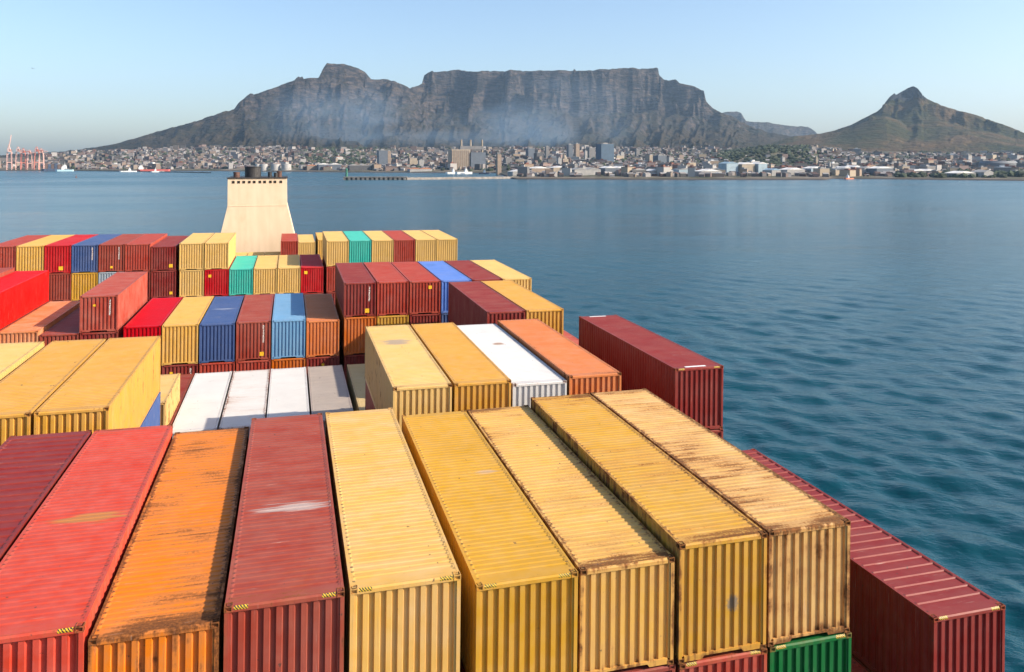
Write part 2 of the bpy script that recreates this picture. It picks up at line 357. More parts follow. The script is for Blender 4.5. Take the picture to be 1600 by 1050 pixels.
def build_land():
    us = np.linspace(-700, 2300, 500); P = []
    ks = np.concatenate([[-.02, -.004, 0], np.linspace(.004, .2, 24), np.linspace(.2, 1.5, 44)[1:]])
    zs = interp(SHORE, us)
    for k in ks:
        Z = zs+k*(4600-zs) if k > 0 else zs+k*2000
        z = land_z(us, Z) if k > 0 else us*0+(-4 if k < -.01 else 0.3+3.0*(k == 0))
        x, y = ground(us, Z); P.append(np.stack([x, y, z], -1))
    t = NT('coastal_ground'); p = t.pos(); n1 = t.noise(p, .006, 5, .65); n2 = t.noise(p, .03, 5, .65)
    c = t.mix(t.ramp(n1, .4, .6), rgb(.045, .055, .028), rgb(.16, .13, .10)); c = t.mix(t.ramp(n2, .5, .7), c, rgb(.20, .18, .16))
    z = t.sep(p)[2]; c = t.mix(t.ramp(z, 3.6, 2.6), c, rgb(.07, .06, .055))
    tag(link('coastal_land', grid_mesh('coastal_land', np.array(P), t.done(c, .95, t.bump(n2, .6, 4), spec=.1))), kind='structure')
build_land()
# ------------------------------------------------------------------ city and harbour
def facade(name, c, band=3.4, win=(.05, .06, .075)):
    """wall paint with rows of windows, far too small here to build singly"""
    t = NT(name); p = t.coord(); x, y, z = t.sep(p)
    fz = t.ramp(t.math('ABSOLUTE', t.math('SUBTRACT', t.math('FRACT', t.math('DIVIDE', z, band)), .5)), .22, .26, 1, 0)
    fx = t.ramp(t.math('ABSOLUTE', t.math('SUBTRACT', t.math('FRACT', t.math('DIVIDE', t.math('ADD', x, y), 4.1)), .5)), .28, .32, 1, 0)
    n = t.noise(p, .08, 4)
    base = t.mix(t.ramp(n, .35, .7), rgb(*[v*.85 for v in c]), rgb(*[min(1, v*1.08) for v in c]))
    return t.done(t.mix(t.math('MULTIPLY', t.math('MULTIPLY', fz, fx), .7), base, rgb(*win)), .7)
MC = {k: facade('facade_'+k, c) for k, c in dict(white=(.37, .35, .33), cream=(.37, .295, .21), tan=(.30, .215, .15), pink=(.27, .19, .17), grey=(.17, .16, .155), slate=(.10, .12, .15), dark=(.07, .065, .065), brown=(.20, .13, .10), paleblue=(.34, .44, .50), blueglass=(.05, .10, .16)).items()}
MR = {k: simple('roofing_'+k, c, .8, .25, .05) for k, c in dict(white=(.66, .64, .62), grey=(.28, .27, .26), red=(.22, .09, .06), brown=(.14, .09, .07), orange=(.42, .17, .08), blue=(.22, .32, .40)).items()}
M_ROCK = simple('riprap_stone', (.085, .075, .065), .9, .5, .15, 1.5)
M_CONC = simple('harbour_concrete', (.27, .235, .20), .85, .35, .12)
M_CRANE = simple('crane_paint', (.60, .20, .15), .6, .2, .2)
M_CRANE2 = simple('crane_paint_pale', (.66, .40, .34), .6, .2, .2)
M_WHITE = simple('white_marine_paint', (.74, .73, .71), .5, .15, .1)
M_TANK = simple('weathered_tank_paint', (.40, .38, .36), .7, .25, .05)
M_GREEN = simple('green_beacon_paint', (.03, .16, .10), .6, .2, .3)
M_NAVY = simple('navy_ship_paint', (.06, .08, .13), .6, .3, .1)
CR = random.Random(77)
def site(name, u, Z, label, cat, group=None, z=None, rot=None):
    x, y = ground(u, Z); o = empty(name, (x, y, float(land_z(u, Z)) if z is None else z))
    o.rotation_euler = (0, 0, -YAW+.42 if rot is None else rot); tag(o, label, cat, group); return o
def px(u0, u1, Z): return (u1-u0)/FPX*Z
def block(u0, u1, vtop, Z, wall, label, name='tower_block', cat='building', roof='grey', depth=None, group=None, extra=True, gable=False):
    u = (u0+u1)/2; wd = px(u0, u1, Z); o = site(name, u, Z, label, cat, group); zb = o.location.z
    h = max(4, height(vtop, Z)-zb); d = depth or min(wd*.9, 40)
    link('wall', MB().box(-wd/2, wd/2, 0, d, -4, h).data('wall', MC[wall]), o)
    if gable:
        n = max(1, int(wd/35)); m = MB()
        for i in range(n):
            a = -wd/2+i*wd/n; b = a+wd/n
            m.prism([(a-.5, h-.0), (b+.5, h-.0), ((a+b)/2, h+min(5, wd/n*.16))], 'y', -.6, d+.6)
        link('roof', m.data('roof', MR[roof]), o)
    else:
        link('roof', MB().box(-wd/2-.4, wd/2+.4, -.4, d+.4, h+.02, h+.9).data('roof', MR[roof]), o)
        if extra: link('roof_plant', MB().box(-wd*.2, wd*.15, d*.3, d*.7, h+.9, h+4.5).data('roof_plant', MR['grey']), o)
    return o
TW = [  # left, right, top in the photo, distance, facade, label
    (592, 606, 235, 3250, 'slate', 'lone dark office tower standing beside harbour warehouses'), (606, 611, 236, 3262, 'tan', 'tan side block of the lone dark office tower'),  # the dark tower's tan side is a narrow block of its own
    (825, 836, 232, 3300, 'slate', 'dark slate tower in the smoky part of the city'), (838, 850, 239, 3100, 'dark', 'squat black tower below the dark slate one'), (853, 858, 229, 3400, 'grey', 'slim grey tower behind the squat black one'),
    (888, 896, 226, 3300, 'slate', 'tall slate tower right beside the slim tan one'), (899.5, 906, 225, 3250, 'tan', 'slim tall tan tower catching the sun'), (914, 918, 236, 3200, 'white', 'slim white tower beside the grey ones'),
    (920, 931, 231, 3350, 'grey', 'broad grey tower before the big blue one'), (938, 961, 225, 2900, 'blueglass', 'broad blue glass tower, biggest in the city centre'), (970, 976, 238, 3200, 'white', 'slim white tower just past the blue glass one'),
    (994, 1000, 234, 3400, 'grey', 'slim grey tower standing alone among low roofs'), (1014, 1026, 242, 3000, 'cream', 'cream slab block beside the slate blue one'), (1027, 1043, 243, 2850, 'slate', 'wide slate blue block near the cream slab'),
    (1045, 1052, 246, 2900, 'white', 'small white block past the wide slate one'), (872, 878, 247, 2700, 'white', 'small white block beside the domed tan building'), (860, 870, 244, 2900, 'slate', 'short slate block near the domed tan building'),
    (1100, 1106, 250, 2700, 'tan', 'short tan block by the shore sheds'), (1222, 1227, 246, 2700, 'white', 'thin white block below the green knoll'), (1296, 1299, 254, 2300, 'white', 'thin white silo block on the far shore'), (1275, 1278, 245, 2700, 'cream', 'thin cream block on the hillside quarter'),
    (1403, 1413, 255, 2150, 'brown', 'dark brown block with pale stair tower'), (1413.5, 1418, 254, 2155, 'cream', 'pale stair tower against the dark brown block'), (1512, 1520, 243, 2700, 'white', 'white church like block on the hillside'), (790, 800, 247, 2900, 'grey', 'grey block beside the tall grain silo'),
    (640, 652, 247, 3150, 'cream', 'cream flats behind harbour sheds'), (655, 663, 250, 3100, 'white', 'white flats next to cream flats')]
for a in TW: block(*a, group=None)
SH = [(480, 496, 259, 3020, 'tan', 'orange', 'tan shed with orange roof by the harbour'), (498, 533, 257, 3010, 'slate', 'white', 'long dark shed under a bright white roof'), (546, 592, 258.5, 2950, 'dark', 'grey', 'very long black warehouse by the inner harbour'),
      (602, 640, 261, 2900, 'brown', 'brown', 'low brown warehouse on the inner quay'), (640, 676, 264, 2800, 'white', 'orange', 'white quay shed under an orange roof'), (470, 479, 259, 3060, 'white', 'grey', 'small white shed beside the tan one'),
      (800, 829, 268, 2050, 'white', 'white', 'white shed at the root of the breakwater'), (829, 862, 263, 2150, 'tan', 'white', 'tan shed with broad white roof near breakwater'), (863, 894, 262, 2200, 'cream', 'white', 'cream shed with white roof on the waterfront'), (895, 942, 265, 2060, 'white', 'grey', 'long white waterfront shed with grey roof'),
      (943, 984, 262.5, 2090, 'slate', 'white', 'slate fronted shed under a white roof'), (986, 1012, 266, 2000, 'dark', 'grey', 'low black shed between waterfront sheds'), (1013, 1056, 267, 2010, 'white', 'white', 'long low white shed near the harbour mouth'), (1058, 1090, 265, 2080, 'paleblue', 'grey', 'pale blue shed with grey roof'),
      (1092, 1132, 267.5, 1980, 'white', 'white', 'bright white low shed beside the big pale blue one'), (1133, 1156, 255.5, 2100, 'paleblue', 'blue', 'big pale blue shed with blue roof'), (1157, 1182, 256.5, 2110, 'cream', 'white', 'big cream hall beside the pale blue shed'), (1183, 1201, 256, 2120, 'paleblue', 'white', 'big pale blue hall with white roof'),
      (1204, 1222, 266, 2000, 'white', 'blue', 'low white shed with blue roof'), (1226, 1262, 265, 2030, 'white', 'white', 'long pale shed past the blue roofed one'), (1264, 1294, 263, 2080, 'paleblue', 'white', 'pale shed at the end of the spit'),
      (1318, 1331, 262, 2120, 'white', 'white', 'small white hall before the glass fronted one'), (1332, 1348, 261, 2130, 'blueglass', 'white', 'blue glass fronted hall with white roof'), (1349, 1364, 262.5, 2110, 'white', 'grey', 'white hall next to the blue glass front'), (1365, 1401, 263, 2090, 'slate', 'white', 'long slate hall with white roof edge'),
      (1419, 1471, 267, 2060, 'dark', 'white', 'long black shed with white roof beside brown block'), (1488, 1532, 270.5, 1900, 'grey', 'white', 'low pale shed among shore trees'), (1534, 1556, 269, 1920, 'white', 'grey', 'low white shed next to the dark stadium')]
for (a, b, vt, Z, wl_, rf, lab) in SH: block(a, b, vt, Z, wl_, lab, 'warehouse', 'warehouse', rf, depth=34, gable=True)
# big cream building with three chimneys
o = site('harbour_plant', 733, 3000, 'big cream harbour building with three tall chimneys', 'building'); zb = o.location.z
def hh(v): return height(v, 3000)-zb
s_ = 3000/FPX
link('main_block', MB().box(-29*s_, 2*s_, 0, 40, -4, hh(233.5)).data('main_block', MC['cream']), o)
link('main_block', MB().box(2.2*s_, 27*s_, -6, 38, -4, hh(238)).data('main_block', MC['slate']), o)
link('upper_gallery', MB().box(-13*s_, 26*s_, 10, 30, hh(233.5)+.02, hh(228)).data('upper_gallery', MC['grey']), o)
for u in (723, 738.5, 758): link('chimney', MB().cyl((u-733)*s_, 20, hh(228)+.02 if u < 758 else hh(238), hh(218), 4.2, 12, 0, 3.4).data('chimney', MC['cream']), o)
for i in range(9): link('buttress', MB().box((-28.5+i*3.4)*s_, (-27.3+i*3.4)*s_, -1.6, -.02, -4, hh(235)).data('buttress', MC['tan']), o)
# grain silo tower and domed building
o = site('silo_tower', 780.5, 2500, 'tall tan grain silo tower on the quay', 'silo'); zb = o.location.z; s_ = 2500/FPX
link('shaft', MB().box(-3.4*s_, 3.4*s_, 0, 12, -4, height(241, 2500)-zb).data('shaft', MC['tan']), o)
link('head_house', MB().box(-4*s_, 1.5*s_, -1, 13, height(241, 2500)-zb+.02, height(239, 2500)-zb+2).data('head_house', MC['grey']), o)
o = site('domed_building', 884, 2750, 'domed tan building standing among dark towers', 'building'); zb = o.location.z; s_ = 2750/FPX; hb = height(248, 2750)-zb
link('wall', MB().box(-5*s_, 5*s_, 0, 20, -4, hb).data('wall', MC['cream']), o)
link('dome', MB().cyl(0, 10, hb+.02, hb+7, 8.5, 14, 0, 7).cyl(0, 10, hb+7, hb+13, 7, 14, 0, 2.5).cyl(0, 10, hb+13, hb+19, 1.6, 8, 0, .4).data('dome', MC['cream']), o)
# stadium
o = site('stadium', 1586, 2250, 'wide dark oval stadium by the shore', 'stadium', z=float(land_z(1586, 2250))); zb = o.location.z; s_ = 2250/FPX; m = MB(); n = 40
top_ = height(251.5, 2250)-zb
prof = [(1.0, -4), (1.04, top_*.35), (1.02, top_*.8), (.9, top_), (.62, top_*.9)]
for (k, z) in prof: m.v += [(31*s_*k*math.cos(2*math.pi*i/n), 50+44*k*math.sin(2*math.pi*i/n), z) for i in range(n)]
for j in range(len(prof)-1):
    for i in range(n): m.f.append((j*n+i, j*n+(i+1) % n, (j+1)*n+(i+1) % n, (j+1)*n+i)); m.mi.append(0)
link('bowl', m.data('bowl', simple('stadium_cladding', (.11, .12, .135), .6, .2, .05)), o)
link('floodlight_mast', MB().cyl(-20*s_, 30, top_*.8, top_*1.25, .8, 6).data('floodlight_mast', MR['grey']), o)
# storage tanks
for i, (u, r_) in enumerate(((403, 4), (413, 6), (431.5, 7.2), (448.5, 7.6))):
    o = site('storage_tank', u, 3040, 'white cylindrical storage tank in the tank farm', 'tank', 'storage tanks of the tank farm'); R_ = r_*3040/FPX; H_ = height(256.5, 3040)-o.location.z
    link('shell', MB().cyl(0, R_, -3, H_, R_, 28).data('shell', M_TANK), o); link('tank_roof', MB().cyl(0, R_, H_+.02, H_+1, R_*1.01, 28, 0, R_*.3).data('tank_roof', M_TANK), o)
# quay cranes, moored ships
def crane(u, Z, vtop, up, label, mat, k):
    o = site('quay_crane', u, Z, label, 'crane', 'red quay cranes' if k is None else None, z=3.0); H = (height(262, Z)-3)+(262-vtop)/FPX*Z; h1 = H*.52 if up else H*.78
    for sx in (-9, 9):
        for sy in (0, 22): link('leg', MB().bar((sx, sy, 0), (sx*.8, sy, h1), 1.3, 4).data('leg', mat), o)
    link('portal_beam', MB().box(-9, 9, -1, 1, h1*.40, h1*.40+3).box(-9, 9, 21, 23, h1*.40, h1*.40+3).data('portal_beam', mat), o)
    link('girder', MB().box(-3, 3, -10, 42, h1, h1+4).data('girder', mat), o)
    link('mast', MB().bar((-7, 0, h1+4), (0, 2, h1+H*.22), 1.1, 4).bar((7, 0, h1+4), (0, 2, h1+H*.22), 1.1, 4).data('mast', mat), o)
    end = (10, -14, H) if up else (26, -22, h1+6)
    link('boom', MB().bar((0, -9, h1+3), end, 1.7, 4).bar((0, 2, h1+H*.22), end, .5, 4).data('boom', mat), o)
    link('machine_house', MB().box(-5, 5, 22, 36, h1+4, h1+11).data('machine_house', MR['red']), o)
crane(14, 3220, 211, True, 'tall pale red quay crane with boom raised high', M_CRANE2, 1)
for i, u in enumerate((28, 36, 46, 57, 64)): crane(u, 3230+i*6, 229+(i % 3)*2.5, False, 'red quay crane with level boom beside moored freighter', M_CRANE if i % 2 else M_CRANE2, None)
def freighter(u, Z, Lm, label, hullm, topm, sup, boxes, wdt=20, fb=9):
    o = site('moored_ship', u, Z, label, 'ship', z=0.); m = MB(); k = Lm/2
    pts = [(-k, 0), (-k*.8, -wdt/2), (k*.9, -wdt/2), (k, -wdt*.3), (k, wdt*.3), (k*.9, wdt/2), (-k*.8, wdt/2)]
    link('hull', MB().prism(pts, 'z', -1, fb).data('hull', hullm), o)
    link('superstructure', MB().box(k*(sup-.14), k*(sup+.14), -wdt*.42, wdt*.42, fb+.02, fb+wdt*.5).box(k*(sup-.09), k*(sup+.09), -wdt*.36, wdt*.36, fb+wdt*.5, fb+wdt*.8).data('superstructure', M_WHITE), o)
    link('mast', MB().bar((k*sup, 0, fb+wdt*.8), (k*sup, 0, fb+wdt*1.4), .8, 5, 0, .3).data('mast', M_WHITE), o)
    for i in range(boxes):
        a = -k*.72+i*k*1.15/boxes; link('cargo_stack', MB().box(a, a+k*1.02/boxes, -wdt*.42, wdt*.42, fb+.02, fb+CR.uniform(16, 24)).data('cargo_stack', topm if i % 2 else MR['brown']), o)
    return o
freighter(86, 3130, 95, 'dark moored freighter stacked with cargo by the cranes', M_NAVY, M_NAVY, .72, 5)
freighter(101, 3060, 62, 'white coaster with pale blue hull off the quay end', simple('pale_blue_hull', (.42, .60, .66), .5), M_WHITE, -.2, 0, 14, 7)
freighter(240, 3080, 120, 'long red hulled ship moored below the houses', simple('red_hull', (.46, .09, .07), .5), M_WHITE, -.75, 0, 18, 8)
freighter(200, 2940, 60, 'small white ship at the outer mole', M_WHITE, M_WHITE, .2, 0, 12, 4); freighter(246, 2880, 46, 'white launch near the end of the outer mole', M_WHITE, M_WHITE, -.3, 0, 10, 4)
freighter(707, 2560, 48, 'white trawler with tall masts moored before the cream plant', M_WHITE, M_WHITE, .1, 0, 12, 6); freighter(724, 2540, 58, 'larger white ship moored beside the trawler', M_WHITE, M_WHITE, .3, 0, 13, 7)
freighter(757, 2520, 40, 'blue hulled boat with white cabin by the silo', M_NAVY, M_WHITE, .0, 0, 10, 5); freighter(1326, 1900, 30, 'orange red boat lying at the spit end', simple('orange_hull', (.62, .20, .10), .5), M_WHITE, -.2, 0, 8, 3)
# breakwaters
def mole(name, pts, half, top, label, mat):
    m = MB(); n = len(pts); rr = random.Random(5); rows = []
    for i in range(n-1):
        for j in range(30):
            t = j/30; u = pts[i][0]*(1-t)+pts[i+1][0]*t; Z = pts[i][1]*(1-t)+pts[i+1][1]*t; x, y = ground(u, Z); rows.append((x, y))
    rows.append(ground(*pts[-1]))
    for (x, y) in rows:
        d = Vector((x, y)).normalized(); j = rr.uniform(-.5, .5)
        for (w_, z) in ((-half*2, -2), (-half, top+j), (half, top+j*.5), (half*2, -2)): m.v.append((x+d.x*w_, y+d.y*w_, z))
    for i in range(len(rows)-1):
        for k in range(3): m.f.append((4*i+k, 4*i+k+1, 4*i+5+k, 4*i+4+k)); m.mi.append(0)
    return tag(link(name, m.data(name, mat)), label, 'breakwater')
mole('stone_breakwater', [(-500, 3420), (120, 3180), (330, 2700)], 7, 3.2, 'long low dark stone mole off the container quay', M_ROCK)
mole('stone_breakwater', [(636, 1862), (700, 1900), (800, 1960), (830, 1990)], 5, 5.0, 'stone wall linking the pillared breakwater to the shore', M_CONC)
o = site('pillared_breakwater', 586, 1850, 'pale concrete breakwater with a row of dark openings', 'breakwater', z=0., rot=-YAW); s_ = 1850/FPX
link('deck', MB().box(-49*s_, 50*s_, -5, 5, 5.2, 7.4).data('deck', M_CONC), o); link('core', MB().box(-48*s_, 50*s_, 1, 4.5, -1, 5.18).data('core', M_ROCK), o)
for i in range(14): link('pier', MB().box((-49+i*7.2)*s_, (-45.4+i*7.2)*s_, -4.6, 1, -1, 5.18).data('pier', M_CONC), o)
o = site('harbour_beacon', 541.5, 1852, 'small green beacon tower on the breakwater head', 'beacon', z=7.42)
link('tower', MB().cyl(0, 0, 0, 15, 3.0, 10, 0, 2.2).data('tower', M_GREEN), o); link('lantern', MB().cyl(0, 0, 15.02, 18, 2.6, 10).cyl(0, 0, 18, 20.5, 2.6, 10, 0, .2).data('lantern', M_GREEN), o)
# red buoy, bird
o = site('buoy', 119, 2050, 'small red buoy floating off the stone mole', 'buoy', z=0.)
link('float', MB().cyl(0, 0, -1, 1.6, 2.4, 12).data('float', MR['red']), o); link('frame', MB().bar((1.6, 0, 1.6), (0, 0, 8), .3, 4).bar((-1.6, 0, 1.6), (0, 0, 8), .3, 4).bar((0, 1.6, 1.6), (0, 0, 8), .3, 4).data('frame', MR['red']), o)
bx, by = ground(51, 240); bz = height(107, 240)
m = MB(); ring = []
for (yy, r_, zz) in ((-.30, .02, .02), (-.22, .06, .02), (-.05, .10, 0), (.15, .08, 0), (.30, .03, .02), (.42, .05, .02)):
    n = len(m.v); m.v += [(r_*math.cos(2*math.pi*i/8), yy, zz+r_*.8*math.sin(2*math.pi*i/8)) for i in range(8)]; ring.append(n)
for a, b in zip(ring, ring[1:]):
    for i in range(8): m.f.append((a+i, a+(i+1) % 8, b+(i+1) % 8, b+i)); m.mi.append(0)
for s in (-1, 1):
    w_ = [(s*.06, -.08, .04), (s*.06, .12, .03), (s*.34, .09, .15), (s*.34, -.11, .16), (s*.72, .06, .05), (s*.70, -.02, .06)]; n = len(m.v); m.v += w_
    m.f += [(n, n+1, n+2, n+3), (n+3, n+2, n+4, n+5)]; m.mi += [0, 0]
bird = link('bird', m.data('bird', simple('dark_plumage', (.05, .045, .045), .8))); bird.location = (bx, by, bz); bird.rotation_euler = (0, R(12), R(40)); tag(bird, 'single dark seabird gliding in open sky', 'bird')
# houses: the 300 nearest as things, the rest of the town as one mass
TOWN = [(70, 480, 3250, 4900, 2100), (400, 480, 4000, 4700, 150), (480, 620, 3150, 4500, 260), (610, 830, 3000, 4700, 900), (800, 1140, 2200, 4700, 1700), (1100, 1240, 2200, 3000, 260), (1225, 1700, 2120, 3900, 2600), (-200, 80, 3400, 4200, 300), (800, 1300, 1930, 2350, 420), (470, 800, 2880, 3250, 200), (1300, 1600, 1990, 2250, 200)]
cand = []
for (u0, u1, z0, z1, n) in TOWN:
    for i in range(n):
        u = CR.uniform(u0, u1); Z = z0+(z1-z0)*CR.random()**1.15
        if Z < float(interp(SHORE, u))+70: continue
        if 1120 < u < 1260 and 2550 < Z < 4200 and CR.random() < .9: continue
        big = CR.random() < .12; wd = CR.uniform(16, 34) if big else CR.uniform(8, 17); d = wd*CR.uniform(.6, 1.1); h = CR.uniform(9, 24) if big else CR.uniform(4, 9)
        cand.append((Z/wd, u, Z, wd, d, h, big))
cand.sort()
us = np.array([c[1] for c in cand]); Zs = np.array([c[2] for c in cand]); gz = land_z(us, Zs)
WCOL = ['white', 'cream', 'cream', 'tan', 'pink', 'white', 'grey']; RCOL = ['red', 'brown', 'grey', 'white', 'grey', 'red']
HM = {}
def house_mesh(wc, rc, big):
    if (wc, rc, big) not in HM:
        m = MB().box(-.5, .5, 0, 1, -.5, 1, 0)
        if big: m.box(-.515, .515, -.015, 1.015, 1.002, 1.06, 1).box(-.2, .1, .3, .7, 1.06, 1.25, 1)
        else: m.prism([(-.54, 1.001), (.54, 1.001), (0, 1.42)], 'y', -.04, 1.04, 1)
        HM[(wc, rc, big)] = m.data('house', MC[wc], MR[rc])
    return HM[(wc, rc, big)]
AREA = lambda u: 'under the long grassy slope' if u < 500 else ('below the flat topped mountain' if u < 1140 else 'below the conical hill')
CN = dict(white='white', cream='cream', tan='tan', pink='pinkish', grey='grey')
for i, (_, u, Z, wd, d, h, big) in enumerate(cand[:300]):
    wc = CR.choice(WCOL); rc = CR.choice(RCOL); nm = 'apartment_block' if big else 'house'
    o = link(nm, house_mesh(wc, rc, big)); x, y = ground(u, Z); o.location = (x, y, gz[i]); o.scale = (wd, d, h); o.rotation_euler = (0, 0, -YAW+CR.uniform(-.7, .7))
    lab = '%s %s with %s roof in the town %s' % (CN[wc], 'flat roofed block' if big else 'gabled house', rc, AREA(u)); tag(o, lab, 'building' if big else 'house', lab)
PAL = .85*np.array([(.27, .245, .235), (.24, .19, .15), (.20, .15, .12), (.19, .135, .12), (.12, .11, .11), (.10, .055, .045), (.075, .07, .068), (.34, .32, .31)])
rest = cand[300:]; V = []; F = []; FC = []
for i, (_, u, Z, wd, d, h, big) in enumerate(rest):
    x, y = ground(u, Z); a = -YAW+CR.uniform(-.7, .7); ca, sa = math.cos(a), math.sin(a); n = len(V); z = gz[300+i]; c = PAL[CR.randrange(8)]; rc = PAL[CR.choice((4, 5, 6, 0, 5, 7))]
    for zz in (-4, h):
        for (px_, py_) in ((-.5, -.5), (.5, -.5), (.5, .5), (-.5, .5)): V.append((x+px_*wd*ca-py_*d*sa, y+px_*wd*sa+py_*d*ca, z+zz))
    F += [(n, n+1, n+5, n+4), (n+1, n+2, n+6, n+5), (n+2, n+3, n+7, n+6), (n+3, n, n+4, n+7)]; FC += [c]*4
    if big: F.append((n+4, n+5, n+6, n+7)); FC.append(rc)
    else:
        V += [((V[n+4][0]+V[n+7][0])/2, (V[n+4][1]+V[n+7][1])/2, z+h*1.4), ((V[n+5][0]+V[n+6][0])/2, (V[n+5][1]+V[n+6][1])/2, z+h*1.4)]
        F += [(n+4, n+5, n+9, n+8), (n+6, n+7, n+8, n+9), (n+7, n+4, n+8), (n+5, n+6, n+9)]; FC += [rc, rc, c, c]
me = bpy.data.meshes.new('distant_town'); me.from_pydata(V, [], F)
at = me.attributes.new('paint', 'FLOAT_COLOR', 'FACE'); at.data.foreach_set('color', np.concatenate([np.array(FC), np.ones((len(FC), 1))], 1).ravel().astype(np.float32))
t = NT('town_paint'); me.materials.append(t.done(t.attr('paint', 'GEOMETRY').outputs['Color'], .8)); me.update()
tag(link('distant_town', me), 'far houses massed over the slopes between harbour and mountains', 'houses', kind='stuff')
# trees between the houses: too far to tell apart
ib = bmesh.new(); bmesh.ops.create_icosphere(ib, subdivisions=1, radius=1); IV = [v.co.copy() for v in ib.verts]; IF = [tuple(v.index for v in f.verts) for f in ib.faces]; ib.free()
V = []; F = []; zones = [(70, 620, 3250, 4900, 500), (620, 1140, 2400, 4800, 500), (1110, 1270, 2500, 4200, 800), (1225, 1700, 2120, 4000, 900), (1400, 1600, 1860, 2100, 160), (470, 560, 3300, 4600, 250)]
for (u0, u1, z0, z1, n) in zones:
    uu = np.array([CR.uniform(u0, u1) for _ in range(n)]); zz = np.array([CR.uniform(z0, z1) for _ in range(n)]); g = land_z(uu, zz)
    for u, Z, gzz in zip(uu, zz, g):
        if Z < float(interp(SHORE, u))+40: continue
        x, y = ground(u, Z); r_ = CR.uniform(4, 10); k = len(V); hs = CR.uniform(.7, 1.2)
        for v in IV: j = CR.uniform(.75, 1.2); V.append((x+v.x*r_*j*1.3, y+v.y*r_*j*1.3, gzz+r_*.5*hs+v.z*r_*hs*j))
        F += [tuple(k+i for i in f) for f in IF]
me = mesh('distant_trees', V, F, simple('tree_foliage', (.035, .048, .022), .95, .5, .02)); tag(link('distant_trees', me), 'dark green trees scattered between the far houses', 'trees', kind='stuff')
# ------------------------------------------------------------------ smoke drifting before the mountain
def smoke(u, v, Z, hu, hv, depth, dens, seed, label):
    x, y = ground(u, Z); m = bpy.data.materials.new('drifting_smoke'); m.use_nodes = True; nt = m.node_tree; nt.nodes.remove(nt.nodes['Principled BSDF'])
    tt = NT.__new__(NT); tt.m = m; tt.t = nt
    p = tt.coord(); ln = tt.n('ShaderNodeVectorMath', operation='LENGTH'); tt.put(ln.inputs[0], p)
    q = tt.vmath('ADD', tt.vmath('MULTIPLY', p, (1.6, 1.0, 1.2)), (seed, seed*2, 0))
    n = tt.noise(q, 1.1, 4, .55, .6)
    d = tt.math('MULTIPLY', tt.ramp(ln.outputs[1], 1.0, .15), tt.ramp(n, .34, .78)); d = tt.math('MULTIPLY', d, dens)
    vv = nt.nodes.new('ShaderNodeVolumePrincipled'); vv.inputs['Color'].default_value = (.48, .72, 1, 1); tt.put(vv.inputs['Density'], d); vv.inputs['Anisotropy'].default_value = .1
    nt.links.new(vv.outputs[0], nt.nodes['Material Output'].inputs['Volume'])
    b = bmesh.new(); bmesh.ops.create_icosphere(b, subdivisions=3, radius=1.0); me = bpy.data.meshes.new('smoke'); b.to_mesh(me); b.free(); me.materials.append(m)
    o = link('smoke', me); o.location = (x, y, height(v, Z)); o.scale = (hu/FPX*Z, depth, hv/FPX*Z); o.rotation_euler = (0, 0, -YAW); tag(o, label, 'smoke', kind='stuff')
smoke(545, 190, 5300, 190, 78, 450, 1.35e-3, 3.1, 'thin blue smoke drifting before the pointed peak')
smoke(860, 188, 5300, 215, 86, 450, 1.3e-3, 8.4, 'thin blue smoke drifting before the flat cliffs')
smoke(700, 212, 4700, 330, 40, 420, 0.9e-3, 12.7, 'low smoke lying over the town below the saddle')

# ------------------------------------------------------------------ container meshes
CW, L40, L20 = 2.438, 12.192, 6.058
HC, ST = 2.896, 2.591
CACHE = {}
def cached(key, fn):
    if key not in CACHE: CACHE[key] = fn()
    return CACHE[key]
def corrugate(a, b, pitch, depth, flat=.40, slope=.10):
    """profile points (position, inset) of trapezoid corrugation between a and b"""
    n = max(1, round((b-a)/pitch)); q = (b-a)/n; pts = [(a, 0.)]
    for i in range(n):
        s = a+i*q
        pts += [(s+q*flat/2, 0.), (s+q*(flat/2+slope), depth), (s+q*(1-flat/2-slope), depth), (s+q*(1-flat/2), 0.)]
    pts.append((b, 0.)); return pts
def front_panel(h, back=False, L=L40):
    x = CW/2-.085; prof = corrugate(-x, x, .252, .060, .45, .07); z0, z1 = .155, h-.105; m = MB(); s = 1 if back else -1
    y = L/2-.03
    for (p, d) in prof: m.v += [(p, s*(y-d), z0), (p, s*(y-d), z1)]
    for i in range(len(prof)-1): m.f.append((2*i, 2*i+2, 2*i+3, 2*i+1) if s < 0 else (2*i, 2*i+1, 2*i+3, 2*i+2)); m.mi.append(0)
    return m.data('front_panel', M_WALL, fix=False)
def side_panel(h, s, L=L40):
    y = L/2-.12; prof = corrugate(-y, y, .275, .036, .30, .24); z0, z1 = .15, h-.065; m = MB(); x = CW/2-.012
    for (p, d) in prof: m.v += [(s*(x-d), p, z0), (s*(x-d), p, z1)]
    for i in range(len(prof)-1): m.f.append((2*i, 2*i+2, 2*i+3, 2*i+1) if s > 0 else (2*i, 2*i+1, 2*i+3, 2*i+2)); m.mi.append(0)
    return m.data('side_panel', M_WALL, fix=False)
def roof_panel(h, L=L40, pitch=.2095, depth=.018, flat=.35, slope=.15):
    y = L/2-.34; prof = [(-L/2+.07, 0)]+corrugate(-y, y, pitch, depth, flat, slope)+[(L/2-.07, 0)]; z = h-.010; m = MB()
    xs = [(-CW/2+.05, 0), (-CW/2+.10, 0), (-CW/2+.15, 1), (CW/2-.15, 1), (CW/2-.10, 0), (CW/2-.05, 0)]
    for (p, d) in prof:
        cam_ = 0
        m.v += [(x, p, z-d*k) for (x, k) in xs]
    n = len(xs)
    for i in range(len(prof)-1):
        for j in range(n-1): m.f.append((n*i+j, n*i+j+1, n*i+n+j+1, n*i+n+j)); m.mi.append(0)
    return m.data('roof_panel', M_ROOF, fix=False)
